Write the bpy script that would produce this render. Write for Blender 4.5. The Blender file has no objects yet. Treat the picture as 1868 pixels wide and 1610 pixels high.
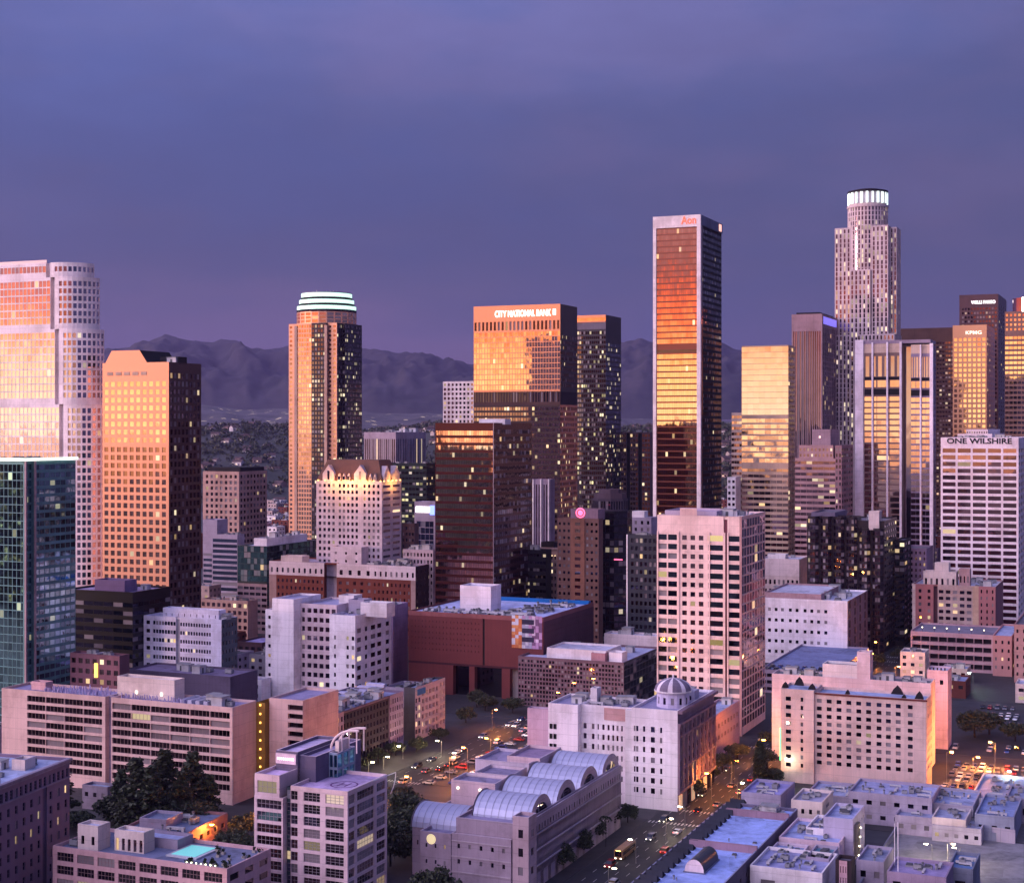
import bpy, math, random
from math import sin, cos, tan, radians, pi, sqrt, floor, exp
from mathutils import Vector, Matrix
random.seed(7)
S = bpy.context.scene
COL = S.collection
# ---------------------------------------------------------------- camera
F, CX, HZ, CH = 2800.0, 934.0, 780.0, 125.0          # focal length, centre and horizon in photo pixels, eye height in metres
cam = bpy.data.objects.new('camera', bpy.data.cameras.new('camera'))
COL.objects.link(cam)
cam.location = (0, 0, CH); cam.rotation_euler = (pi/2, 0, 0)
cam.data.sensor_width = 36; cam.data.lens = F/1868*36
cam.data.shift_y = -25/1868
cam.data.clip_start = 1; cam.data.clip_end = 60000
S.camera = cam
S.view_settings.view_transform = 'Standard'; S.view_settings.look = 'None'
S.view_settings.exposure = 0.12; S.view_settings.gamma = 1
S.cycles.max_bounces = 5; S.cycles.diffuse_bounces = 2; S.cycles.glossy_bounces = 3
S.cycles.volume_bounces = 0; S.cycles.transparent_max_bounces = 4
S.cycles.sample_clamp_indirect = 4
S.cycles.use_denoising = True
# ---------------------------------------------------------------- sky: dusk, sunset glow behind the viewer to the left
world = bpy.data.worlds.new('World'); S.world = world; world.use_nodes = True
nt = world.node_tree; nt.nodes.clear()
def N(t, kind, **kw):
    n = t.nodes.new(kind)
    for k, v in kw.items(): setattr(n, k, v)
    return n
def ramp(t, stops, fac):
    r = N(t, 'ShaderNodeValToRGB'); e = r.color_ramp.elements
    while len(e) < len(stops): e.new(0.5)
    for el, (p, c) in zip(e, stops):
        el.position = p; el.color = (c[0], c[1], c[2], 1)
    t.links.new(fac, r.inputs[0]); return r.outputs[0]
def math_(t, op, a, b=None, clamp=False):
    m = N(t, 'ShaderNodeMath', operation=op); m.use_clamp = clamp
    for i, v in enumerate((a, b)):
        if v is None: continue
        if isinstance(v, (int, float)): m.inputs[i].default_value = v
        else: t.links.new(v, m.inputs[i])
    return m.outputs[0]
def mixc(t, f, a, b, mode='MIX'):
    m = N(t, 'ShaderNodeMix', data_type='RGBA', blend_type=mode)
    for i, v in ((0, f), (6, a), (7, b)):
        if isinstance(v, (int, float)): m.inputs[i].default_value = v
        elif isinstance(v, tuple): m.inputs[i].default_value = (*v, 1)
        else: t.links.new(v, m.inputs[i])
    return m.outputs[2]
tc = N(nt, 'ShaderNodeTexCoord'); sep = N(nt, 'ShaderNodeSeparateXYZ')
nt.links.new(tc.outputs['Generated'], sep.inputs[0])
X, Y, Z = sep.outputs
hl = math_(nt, 'SQRT', math_(nt, 'ADD', math_(nt, 'MULTIPLY', X, X), math_(nt, 'ADD', math_(nt, 'MULTIPLY', Y, Y), 1e-4)))
GA = radians(250)                                    # azimuth of the afterglow
dt = math_(nt, 'DIVIDE', math_(nt, 'ADD', math_(nt, 'MULTIPLY', X, sin(GA)), math_(nt, 'MULTIPLY', Y, cos(GA))), hl)
nz = N(nt, 'ShaderNodeTexNoise'); nz.inputs['Scale'].default_value = 2.2; nz.inputs['Detail'].default_value = 5; nz.inputs['Roughness'].default_value = .6
mp = N(nt, 'ShaderNodeMapping'); mp.inputs['Scale'].default_value = (1, 1, 3.0); mp.inputs['Rotation'].default_value = (0.25, 0.35, 0)
nt.links.new(tc.outputs['Generated'], mp.inputs[0]); nt.links.new(mp.outputs[0], nz.inputs['Vector'])
cloud = nz.outputs['Fac']
zw = math_(nt, 'ADD', Z, math_(nt, 'MULTIPLY', math_(nt, 'SUBTRACT', cloud, 0.5), 0.22))
east = ramp(nt, [(0.0, (.110, .083, .20)), (0.05, (.088, .080, .215)), (0.12, (.070, .072, .205)), (0.19, (.080, .090, .26)), (0.28, (.115, .138, .39)), (0.6, (.15, .18, .5)), (1.0, (.13, .16, .45))], zw)
n4 = N(nt, 'ShaderNodeTexNoise'); n4.inputs['Scale'].default_value = 3.4; n4.inputs['Detail'].default_value = 5; n4.inputs['Roughness'].default_value = .55; nt.links.new(mp.outputs[0], n4.inputs['Vector'])
cv = ramp(nt, [(.36, (.84, .95, 1.0)), (.5, (1, 1, .97)), (.62, (1.3, 1.12, 1.02))], n4.outputs['Fac'])
east = mixc(nt, 1.0, east, cv, 'MULTIPLY')
leftness = math_(nt, 'MULTIPLY', math_(nt, 'ADD', math_(nt, 'DIVIDE', X, hl), 0.32), 1.5, True)
east = mixc(nt, leftness, mixc(nt, 1.0, east, (1.2, 1.12, 1.1), 'MULTIPLY'), east)
zg = math_(nt, 'MAXIMUM', Z, 0.0)
west = ramp(nt, [(0.0, (1.95, 1.32, .75)), (0.042, (1.9, 1.02, .46)), (0.06, (1.75, .6, .2)), (0.078, (1.4, .33, .12)), (0.092, (.85, .2, .11)), (0.105, (.42, .17, .17)), (0.15, (.6, .36, .42)), (0.35, (5.3, 4.3, 5.6)), (0.7, (1.6, 1.5, 2.5)), (1.0, (.15, .17, .45))], zg)
wf = N(nt, 'ShaderNodeMapRange', interpolation_type='SMOOTHSTEP')
nt.links.new(dt, wf.inputs[0]); wf.inputs[1].default_value = 0.22; wf.inputs[2].default_value = 0.84
col = mixc(nt, wf.outputs[0], east, west)
sky = N(nt, 'ShaderNodeTexSky', sky_type='NISHITA'); sky.sun_disc = False
SUN_EL, SUN_AZ = radians(3.0), radians(262)
sky.sun_elevation = SUN_EL; sky.sun_rotation = SUN_AZ
col = mixc(nt, 1.0, col, mixc(nt, 1.0, sky.outputs[0], (.012, .012, .014), 'MULTIPLY'), 'ADD')
bg = N(nt, 'ShaderNodeBackground'); nt.links.new(col, bg.inputs[0]); bg.inputs[1].default_value = 1.0
wo = N(nt, 'ShaderNodeOutputWorld'); nt.links.new(bg.outputs[0], wo.inputs[0])
sun = bpy.data.lights.new('sun', 'SUN'); sun.energy = 2.0; sun.angle = radians(9); sun.color = (1, .58, .46)
so = bpy.data.objects.new('sun', sun); COL.objects.link(so)
sd = Vector((sin(SUN_AZ)*cos(SUN_EL), cos(SUN_AZ)*cos(SUN_EL), sin(SUN_EL)))
so.rotation_euler = sd.to_track_quat('Z', 'Y').to_euler(); so.location = (-300, -300, 400)
# ---------------------------------------------------------------- materials
MATS = {}
def deep(c, p=.62):
    l = .3*c[0]+.55*c[1]+.15*c[2]; k = (l/.8)**p if l < .8 else 1
    return tuple(max(.004, min(.95, (l+(v-l)*1.2)*k)) for v in c)
def newmat(key):
    m = bpy.data.materials.new(key); m.use_nodes = True
    t = m.node_tree; p = t.nodes['Principled BSDF']; MATS[key] = m
    return m, t, p
def W(c, rough=.85, var=.085, sc=.12, bump=0, brick=None):
    """wall paint, stone or plaster with blotches and rain streaks; brick=(scale) adds courses"""
    c = deep(c)
    key = f'wall_{c[0]:.2f}_{c[1]:.2f}_{c[2]:.2f}_{rough}_{var}_{brick}'
    if key in MATS: return MATS[key]
    m, t, p = newmat(key)
    tcn = N(t, 'ShaderNodeTexCoord'); oi = N(t, 'ShaderNodeObjectInfo')
    n1 = N(t, 'ShaderNodeTexNoise'); n1.inputs['Scale'].default_value = sc; n1.inputs['Detail'].default_value = 5
    t.links.new(tcn.outputs['Object'], n1.inputs['Vector'])
    mpn = N(t, 'ShaderNodeMapping'); mpn.inputs['Scale'].default_value = (1.2, 1.2, .05)
    t.links.new(tcn.outputs['Object'], mpn.inputs[0])
    n2 = N(t, 'ShaderNodeTexNoise'); n2.inputs['Scale'].default_value = .9; n2.inputs['Detail'].default_value = 4
    t.links.new(mpn.outputs[0], n2.inputs['Vector'])
    s = math_(t, 'ADD', math_(t, 'MULTIPLY', n1.outputs[0], .6), math_(t, 'MULTIPLY', n2.outputs[0], .4))
    mr = N(t, 'ShaderNodeMapRange'); t.links.new(s, mr.inputs[0])
    mr.inputs[1].default_value = .35; mr.inputs[2].default_value = .65; mr.inputs[3].default_value = 1-var*2; mr.inputs[4].default_value = 1+var*.5
    cc = mixc(t, 1.0, c, mr.outputs[0], 'MULTIPLY')
    if brick:
        br = N(t, 'ShaderNodeTexWave', wave_type='BANDS', bands_direction='Z'); br.inputs['Scale'].default_value = brick
        t.links.new(tcn.outputs['Object'], br.inputs['Vector'])
        cc = mixc(t, math_(t, 'MULTIPLY', br.outputs['Fac'], .35), cc, tuple(v*.6 for v in c))
    else:                                                       # pour joints at each floor and every few metres across
        sx = N(t, 'ShaderNodeSeparateXYZ'); t.links.new(tcn.outputs['Object'], sx.inputs[0])
        jz = math_(t, 'LESS_THAN', math_(t, 'FRACT', math_(t, 'DIVIDE', sx.outputs[2], 3.7)), .045)
        jx = math_(t, 'LESS_THAN', math_(t, 'FRACT', math_(t, 'DIVIDE', math_(t, 'ADD', sx.outputs[0], sx.outputs[1]), 6.1)), .02)
        n5 = N(t, 'ShaderNodeTexNoise'); n5.inputs['Scale'].default_value = .05; n5.inputs['Detail'].default_value = 8; n5.inputs['Roughness'].default_value = .7; t.links.new(tcn.outputs['Object'], n5.inputs['Vector'])
        st5 = ramp(t, [(.42, (.80, .78, .77)), (.52, (1, 1, 1))], n5.outputs[0])
        cc = mixc(t, 1.0, cc, st5, 'MULTIPLY')
        cc = mixc(t, math_(t, 'MULTIPLY', math_(t, 'MAXIMUM', jz, jx), .2), cc, (.02, .02, .02))
    t.links.new(cc, p.inputs['Base Color']); p.inputs['Roughness'].default_value = rough
    p.inputs['Specular IOR Level'].default_value = .3
    return m
def G(tint, lit=.05, strength=1.1, litc=(1, .62, .28), rough=.04, wob=.006, vary=.35):
    """reflective window glass; a share of the panes is lit from inside"""
    key = f'glass_{tint}_{lit}_{strength}_{litc}_{wob}_{vary}'
    if key in MATS: return MATS[key]
    m, t, p = newmat(key)
    gi = N(t, 'ShaderNodeNewGeometry'); oi = N(t, 'ShaderNodeObjectInfo')
    r = math_(t, 'FRACT', math_(t, 'ADD', gi.outputs['Random Per Island'], math_(t, 'MULTIPLY', oi.outputs['Random'], 7.31)))
    wn = N(t, 'ShaderNodeTexWhiteNoise', noise_dimensions='1D'); t.links.new(math_(t, 'MULTIPLY', r, 913.7), wn.inputs['W'])
    va = N(t, 'ShaderNodeMapRange'); t.links.new(wn.outputs['Value'], va.inputs[0]); va.inputs[3].default_value = 1-vary; va.inputs[4].default_value = 1+vary*.4
    cc = mixc(t, 1.0, tint, va.outputs[0], 'MULTIPLY')
    blind = .24 if .05 < sum(tint)/3 < .22 else 0
    if blind:                                                   # some windows have pale blinds down
        w2 = N(t, 'ShaderNodeTexWhiteNoise', noise_dimensions='1D'); t.links.new(math_(t, 'MULTIPLY', r, 411.3), w2.inputs['W'])
        bl = math_(t, 'LESS_THAN', w2.outputs['Value'], blind); s3 = N(t, 'ShaderNodeSeparateColor'); t.links.new(w2.outputs['Color'], s3.inputs[0])
        cc = mixc(t, math_(t, 'MULTIPLY', bl, math_(t, 'ADD', math_(t, 'MULTIPLY', s3.outputs[1], .7), .3)), cc, (.30, .26, .27))
        t.links.new(math_(t, 'SUBTRACT', 1.0, math_(t, 'MULTIPLY', bl, .9)), p.inputs['Metallic'])
    else: p.inputs['Metallic'].default_value = 1
    t.links.new(cc, p.inputs['Base Color'])
    p.inputs['Roughness'].default_value = rough
    tcn = N(t, 'ShaderNodeTexCoord'); no = N(t, 'ShaderNodeTexNoise'); no.inputs['Scale'].default_value = .22; no.inputs['Detail'].default_value = 2
    t.links.new(gi.outputs['Position'], no.inputs['Vector'])
    v1 = N(t, 'ShaderNodeVectorMath', operation='SUBTRACT'); t.links.new(no.outputs['Color'], v1.inputs[0]); v1.inputs[1].default_value = (.5, .5, .5)
    v2 = N(t, 'ShaderNodeVectorMath', operation='SCALE'); t.links.new(v1.outputs[0], v2.inputs[0]); v2.inputs['Scale'].default_value = wob*3
    v3 = N(t, 'ShaderNodeVectorMath', operation='SUBTRACT'); t.links.new(wn.outputs['Color'], v3.inputs[0]); v3.inputs[1].default_value = (.5, .5, .5)
    v4 = N(t, 'ShaderNodeVectorMath', operation='SCALE'); t.links.new(v3.outputs[0], v4.inputs[0]); v4.inputs['Scale'].default_value = wob*1.5
    v5 = N(t, 'ShaderNodeVectorMath', operation='ADD'); t.links.new(v2.outputs[0], v5.inputs[0]); t.links.new(v4.outputs[0], v5.inputs[1])
    v6 = N(t, 'ShaderNodeVectorMath', operation='ADD'); t.links.new(v5.outputs[0], v6.inputs[0]); t.links.new(gi.outputs['Normal'], v6.inputs[1])
    v7 = N(t, 'ShaderNodeVectorMath', operation='NORMALIZE'); t.links.new(v6.outputs[0], v7.inputs[0]); t.links.new(v7.outputs[0], p.inputs['Normal'])
    sep2 = N(t, 'ShaderNodeSeparateColor'); t.links.new(wn.outputs['Color'], sep2.inputs[0])
    on = math_(t, 'LESS_THAN', sep2.outputs[2], lit)
    lc = mixc(t, sep2.outputs[1], litc, (1, .85, .55))
    t.links.new(lc, p.inputs['Emission Color'])
    st = math_(t, 'MULTIPLY', math_(t, 'MULTIPLY', on, strength), math_(t, 'ADD', math_(t, 'POWER', sep2.outputs[0], 2.0), .3))
    t.links.new(st, p.inputs['Emission Strength'])
    return m
def E(c, s, key=None):
    key = key or f'lamp_{c}_{s}'
    if key in MATS: return MATS[key]
    m, t, p = newmat(key)
    p.inputs['Base Color'].default_value = (*c, 1); p.inputs['Emission Color'].default_value = (*c, 1); p.inputs['Emission Strength'].default_value = s
    p.inputs['Roughness'].default_value = .5
    return m
def MT(c, rough=.35, metal=.8):
    key = f'metal_{c}_{rough}_{metal}'
    if key in MATS: return MATS[key]
    m, t, p = newmat(key); p.inputs['Base Color'].default_value = (*c, 1); p.inputs['Roughness'].default_value = rough; p.inputs['Metallic'].default_value = metal
    return m
def ROOF(c):
    c = deep(c, .35); key = f'roof_{c}'
    if key in MATS: return MATS[key]
    m, t, p = newmat(key)
    tcn = N(t, 'ShaderNodeTexCoord')
    n1 = N(t, 'ShaderNodeTexNoise'); n1.inputs['Scale'].default_value = .35; n1.inputs['Detail'].default_value = 6; n1.inputs['Roughness'].default_value = .65
    vo = N(t, 'ShaderNodeTexVoronoi'); vo.inputs['Scale'].default_value = .12
    t.links.new(tcn.outputs['Object'], n1.inputs['Vector']); t.links.new(tcn.outputs['Object'], vo.inputs['Vector'])
    s2 = N(t, 'ShaderNodeSeparateColor'); t.links.new(vo.outputs['Color'], s2.inputs[0])
    s = math_(t, 'ADD', math_(t, 'MULTIPLY', n1.outputs[0], .9), math_(t, 'MULTIPLY', s2.outputs[0], .25))
    cc = ramp(t, [(.3, tuple(v*.4 for v in c)), (.42, tuple(v*.8 for v in c)), (.52, c), (.75, tuple(min(1, v*1.35) for v in c))], s)
    t.links.new(cc, p.inputs['Base Color']); p.inputs['Roughness'].default_value = .8
    return m
# ---------------------------------------------------------------- meshes
class MB:
    def __init__(s): s.v = []; s.f = []; s.m = []; s.mats = []
    def mi(s, mat):
        if mat not in s.mats: s.mats.append(mat)
        return s.mats.index(mat)
    def quad(s, a, b, c, d, mat=None):
        n = len(s.v); s.v += [tuple(a), tuple(b), tuple(c), tuple(d)]; s.f.append((n, n+1, n+2, n+3)); s.m.append(s.mi(mat) if mat else 0)
    def ngon(s, pts, mat=None):
        n = len(s.v); s.v += [tuple(p) for p in pts]; s.f.append(tuple(range(n, n+len(pts)))); s.m.append(s.mi(mat) if mat else 0)
    def box(s, x0, x1, y0, y1, z0, z1, mat=None):
        n = len(s.v)
        s.v += [(x0, y0, z0), (x1, y0, z0), (x1, y1, z0), (x0, y1, z0), (x0, y0, z1), (x1, y0, z1), (x1, y1, z1), (x0, y1, z1)]
        k = s.mi(mat) if mat else 0
        for f in ((0, 3, 2, 1), (4, 5, 6, 7), (0, 1, 5, 4), (1, 2, 6, 5), (2, 3, 7, 6), (3, 0, 4, 7)):
            s.f.append(tuple(n+i for i in f)); s.m.append(k)
    def obox(s, o, u, w, n_, du, dw, dn, mat=None):
        """box from corner o along unit vectors u,w,n_"""
        o = Vector(o); u = Vector(u)*du; w = Vector(w)*dw; n_ = Vector(n_)*dn
        k = s.mi(mat) if mat else 0; b = len(s.v)
        for q in (0*u, u, u+w, w):
            s.v.append(tuple(o+q))
        for q in (0*u, u, u+w, w):
            s.v.append(tuple(o+q+n_))
        for f in ((0, 3, 2, 1), (4, 5, 6, 7), (0, 1, 5, 4), (1, 2, 6, 5), (2, 3, 7, 6), (3, 0, 4, 7)):
            s.f.append(tuple(b+i for i in f)); s.m.append(k)
    def prism(s, pts, z0, z1, mat=None, top=True):
        n = len(pts)
        for i in range(n):
            p, q = pts[i], pts[(i+1) % n]
            s.quad((*p, z0), (*q, z0), (*q, z1), (*p, z1), mat)
        if top: s.ngon([(*p, z1) for p in pts], mat); s.ngon([(*p, z0) for p in reversed(pts)], mat)
    def tube(s, p, q, r, mat=None, n=6, r2=None):
        p = Vector(p); q = Vector(q); d = (q-p).normalized(); a = d.orthogonal().normalized(); b = d.cross(a); r2 = r if r2 is None else r2
        A = [p+(a*cos(2*pi*i/n)+b*sin(2*pi*i/n))*r for i in range(n)]; B_ = [q+(a*cos(2*pi*i/n)+b*sin(2*pi*i/n))*r2 for i in range(n)]
        for i in range(n): s.quad(A[i], A[(i+1) % n], B_[(i+1) % n], B_[i], mat)
        s.ngon(A[::-1], mat); s.ngon(B_, mat)
    def mesh(s, name, mat=None, smooth=False):
        me = bpy.data.meshes.new(name); me.from_pydata(s.v, [], s.f)
        for m in (s.mats or ([mat] if mat else [])): me.materials.append(m)
        if s.mats and len(s.mats) > 1: me.polygons.foreach_set('material_index', s.m)
        if smooth: me.polygons.foreach_set('use_smooth', [True]*len(s.f))
        me.update(); return me
    def build(s, name, mat=None, parent=None, smooth=False):
        return link(bpy.data.objects.new(name, s.mesh(name, mat, smooth)), parent)
def link(o, parent=None):
    COL.objects.link(o)
    if parent is not None: o.parent = parent
    return o
def tag(o, label=None, cat=None, group=None, kind=None):
    if label: o['label'] = label
    if cat: o['category'] = cat
    if group: o['group'] = group
    if kind: o['kind'] = kind
    return o
A0 = radians(23.2)
def even(n, a, b, fr):
    w = (b-a)/n; return [(a+w*i+w*(1-fr)/2, a+w*(i+1)-w*(1-fr)/2) for i in range(n)]
WM = {}
def winmesh(w, h, mat, mun):
    key = (round(w, 2), round(h, 2), mat.name, mun)
    if key in WM: return WM[key]
    mb = MB(); mb.box(0, w, 0, .12, 0, h, mat)
    if mun:
        fm = mun[2] if len(mun) > 2 else MT((.12, .11, .12), .5, .3); t = .07 if w < 4 else .1
        for i in range(mun[0]+1): x = (w-t)*i/max(1, mun[0]); mb.box(x, x+t, -.06, -.003, 0, h, fm)
        for j in range(mun[1]+1): z = (h-t)*j/max(1, mun[1]); mb.box(.0, w, -.05, -.004, z, z+t, fm)
    WM[key] = mb.mesh('window'); return WM[key]
UNITS = []
BLDS = []
def unit_meshes():
    g = W((.42, .42, .45), .6); d = MT((.08, .08, .09), .6, .3); lt = W((.62, .6, .62), .6)
    m = MB(); m.box(-1.4, 1.4, -1, 1, .3, 1.7, g); m.box(-1.2, -1, -.8, .8, 0, .298, d); m.box(1, 1.2, -.8, .8, 0, .298, d); m.tube((-.6, 0, 1.702), (-.6, 0, 1.95), .5, d, 10); m.tube((.7, 0, 1.702), (.7, 0, 1.95), .5, d, 10); UNITS.append(m.mesh('rooftop_unit'))
    m = MB(); m.box(-2.2, 2.2, -.5, .5, .5, 1.1, lt); m.box(2.2, 2.9, -.5, .5, 0, 1.1, lt); m.box(-2.0, -1.9, -.4, .4, 0, .498, d); m.box(.9, 1, -.4, .4, 0, .498, d); UNITS.append(m.mesh('rooftop_duct'))
    m = MB(); m.tube((0, 0, 0), (0, 0, 1.4), .35, g, 10); m.tube((0, 0, 1.4), (0, 0, 1.8), .55, d, 10, .3); UNITS.append(m.mesh('roof_vent'))
    m = MB(); m.box(-2.2, 2.2, -1.8, 1.8, 0, 2.8, lt); m.box(-2.4, 2.4, -2, 2, 2.8, 3.0, g); m.box(-.5, .5, -1.86, -1.803, 0, 2.1, d); UNITS.append(m.mesh('stair_hut'))
    m = MB(); m.box(-1.3, 1.3, -1.3, 1.3, 0, .5, g); m.box(-1.1, 1.1, -1.1, 1.1, .5, 1.0, d); UNITS.append(m.mesh('skylight'))
class Bld:
    def __init__(s, name, label, cat, D=None, xl=0, xc=0, xr=0, yt=0, H=None, a=A0, W_=None, Dp=None, wall=None, roof=None, group=None, trim=None, base=0, shift=None):
        if D is None: D = (CH-H)*F/(yt-HZ)
        ca, sa = cos(a), sin(a); s.a, s.ca, s.sa = a, ca, sa
        tl, tcn, tr = (xl-CX)/F, (xc-CX)/F, (xr-CX)/F
        Cx = tcn*D
        s.W = W_ or (Cx-tl*D)/(ca+tl*sa)
        s.Dp = Dp or (tr*D-Cx)/(sa-tr*ca)
        s.H = H if H is not None else CH-(yt-HZ)/F*D
        s.C = (Cx, D); s.L = (Cx-s.W*ca, D+s.W*sa)
        s.root = link(bpy.data.objects.new(name, None)); s.root.location = (*s.L, base); s.root.rotation_euler = (0, 0, -a)
        tag(s.root, label, cat, group); s.base = base
        s.wall = wall; s.roofm = roof or ROOF((.3, .3, .36)); s.parts = {}; s.win = []; s.wn = 'window'
        s.trim = trim; s.label = label; BLDS.append(s)
    def u(s, px): t = (px-CX)/F; return (t*s.L[1]-s.L[0])/(s.ca+t*s.sa)
    def v(s, px): t = (px-CX)/F; return (t*s.C[1]-s.C[0])/(s.sa-t*s.ca)
    def z(s, py, u=None, v=0):
        y = s.C[1]+v*s.ca if u is None else s.L[1]-u*s.sa+v*s.ca
        return CH-(py-HZ)/F*y-s.base
    def P(s, name, mat=None):
        k = (name, mat)
        if k not in s.parts: s.parts[k] = MB()
        return s.parts[k]
    def region(s, p, e, nrm, u0, u1, z0, z1, sp, mat, mb):
        def pt(u, z, d=0.0): return (p[0]+e[0]*u-nrm[0]*d, p[1]+e[1]*u-nrm[1]*d, z)
        if u1-u0 < .02 or z1-z0 < .02: return
        if sp is None:
            mb.quad(pt(u0, z0), pt(u1, z0), pt(u1, z1), pt(u0, z1), mat); return
        if isinstance(sp, tuple):
            k = sp[0]
            if k == 'h':
                tot = sum(q[0] for q in sp[1]); a = u0
                for fr, q in sp[1]:
                    b = a+(u1-u0)*fr/tot; s.region(p, e, nrm, a, b, z0, z1, q, mat, mb); a = b
            elif k == 'v':
                tot = sum(q[0] for q in sp[1]); a = z0
                for fr, q in sp[1]:
                    b = a+(z1-z0)*fr/tot; s.region(p, e, nrm, u0, u1, a, b, q, mat, mb); a = b
            elif k == 'm':                                        # region in another material, optionally recessed
                d = sp[2] if len(sp) > 2 else 0; m2 = sp[1]; q = sp[3] if len(sp) > 3 else None
                p2 = (p[0]-nrm[0]*d, p[1]-nrm[1]*d)
                s.region(p2, e, nrm, u0, u1, z0, z1, q, m2, mb)
                if d:
                    mb.quad(pt(u0, z0), pt(u0, z0, d), pt(u0, z1, d), pt(u0, z1), mat); mb.quad(pt(u1, z0, d), pt(u1, z0), pt(u1, z1), pt(u1, z1, d), mat)
                    mb.quad(pt(u0, z0), pt(u1, z0), pt(u1, z0, d), pt(u0, z0, d), mat); mb.quad(pt(u0, z1, d), pt(u1, z1, d), pt(u1, z1), pt(u0, z1), mat)
            return
        ml, mr_, mt, mb_ = sp.get('m', (0, 0, 1, 0))
        a, b = u0+ml, u1-mr_
        n = sp.get('n') or max(1, round((b-a)/sp.get('w', b-a)))
        fh = sp.get('fh', 3.7); top = z1-mt
        nr = sp.get('nr') or max(1, int((top-z0-mb_)/fh))
        if 'nr' in sp: fh = (top-z0-mb_)/nr
        cols = even(n, a, b, sp.get('fw', .6)) if 'cols' not in sp else [(u0+c*(u1-u0), u0+d*(u1-u0)) for c, d in sp['cols']]
        hr = sp.get('hr', .55); lo = sp.get('lo', .25)
        rows = [(top-fh*(i+1)+fh*lo, top-fh*(i+1)+fh*(lo+hr)) for i in range(nr)]
        rec = sp.get('rec', .25); gm = sp['g']; mun = sp.get('mun'); nm = sp.get('nm', 'window')
        skip = sp.get('skip', 0)
        zc = z1
        for (za, zb) in rows:
            mb.quad(pt(u0, zb), pt(u1, zb), pt(u1, zc), pt(u0, zc), mat)
            uc = u0
            for (ua, ub) in cols:
                if skip and random.random() < skip: continue
                if ua > uc+1e-3: mb.quad(pt(uc, za), pt(ua, za), pt(ua, zb), pt(uc, zb), mat)
                mb.quad(pt(ua, za), pt(ua, za, rec), pt(ua, zb, rec), pt(ua, zb), mat); mb.quad(pt(ub, za, rec), pt(ub, za), pt(ub, zb), pt(ub, zb, rec), mat)
                mb.quad(pt(ua, za), pt(ub, za), pt(ub, za, rec), pt(ua, za, rec), mat); mb.quad(pt(ua, zb, rec), pt(ub, zb, rec), pt(ub, zb), pt(ua, zb), mat)
                s.win.append((pt(ua, za, rec), e, nrm, ub-ua, zb-za, gm, mun, nm))
                uc = ub
            if u1 > uc+1e-3: mb.quad(pt(uc, za), pt(u1, za), pt(u1, zb), pt(uc, zb), mat)
            zc = za
        mb.quad(pt(u0, z0), pt(u1, z0), pt(u1, zc), pt(u0, zc), mat)
    def poly(s, pts, z0, z1, specs=None, mat=None, roof=True, par=.9, part='wall', roofm=None):
        """a storey block on a counter-clockwise footprint; specs: one facade per edge"""
        mat = mat or s.wall; n = len(pts); specs = specs or {}
        mb = s.P(part, None)
        for i in range(n):
            p, q = pts[i], pts[(i+1) % n]
            L = math.hypot(q[0]-p[0], q[1]-p[1]); e = ((q[0]-p[0])/L, (q[1]-p[1])/L); nrm = (e[1], -e[0])
            sp = specs.get(i, specs.get('all')) if isinstance(specs, dict) else (specs[i] if i < len(specs) else None)
            s.region(p, e, nrm, 0, L, z0, z1, sp, mat, mb)
        if roof:
            cx = sum(p[0] for p in pts)/n; cy = sum(p[1] for p in pts)/n
            t = .4
            ins = []
            for i in range(n):
                a_, b_, c_ = Vector(pts[i-1]), Vector(pts[i]), Vector(pts[(i+1) % n])
                e1 = (b_-a_).normalized(); e2 = (c_-b_).normalized()
                n1 = Vector((-e1.y, e1.x)); n2 = Vector((-e2.y, e2.x)); bis = (n1+n2)
                k = bis.length_squared
                bis = bis*(2/k) if k > .1 else n1
                ins.append(tuple(b_+bis*t*.99 if bis.length < 3 else b_+n1*t))
            for i in range(n):
                p, q, pi_, qi = pts[i], pts[(i+1) % n], ins[i], ins[(i+1) % n]
                mb.quad((*p, z1), (*q, z1), (*qi, z1), (*pi_, z1), s.trim or mat)
                mb.quad((*pi_, z1), (*qi, z1), (*qi, z1-par), (*pi_, z1-par), mat)
            r_ = MB(); r_.ngon([(*p, z1-par) for p in ins]); s.last = r_.build('roof', roofm or s.roofm, s.root)
    def block(s, x0, x1, y0, y1, z0, z1, f=None, r=None, b=None, l=None, **kw):
        s.poly([(x0, y0), (x1, y0), (x1, y1), (x0, y1)], z0, z1, [f, r, b, l], **kw)
    def main(s, f=None, r=None, **kw): s.block(0, s.W, 0, s.Dp, 0, s.H, f, r, **kw)
    def box(s, name, x0, x1, y0, y1, z0, z1, mat):
        m_ = MB(); m_.box(x0, x1, y0, y1, z0, z1); return m_.build(name, mat, s.root)
    def add(s, name, mb, mat=None): return mb.build(name, mat, s.root)
    def clutter(s, n, x0, x1, y0, y1, z, sc=1.0, kinds=(0, 0, 1, 2, 2, 3, 4)):
        for i in range(int(n*1.6)):
            k = random.choice(kinds); o = bpy.data.objects.new(UNITS[k].name, UNITS[k]); link(o, getattr(s, 'last', None) or s.root)
            q = sc*random.uniform(.8, 1.3)
            mx = min(2.4*q, (x1-x0)*.4); my = min(2.4*q, (y1-y0)*.4)
            o.location = (random.uniform(x0+mx, x1-mx), random.uniform(y0+my, y1-my), z); o.rotation_euler = (0, 0, random.choice((0, pi/2)))
            o.scale = (q, q, q)
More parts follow.
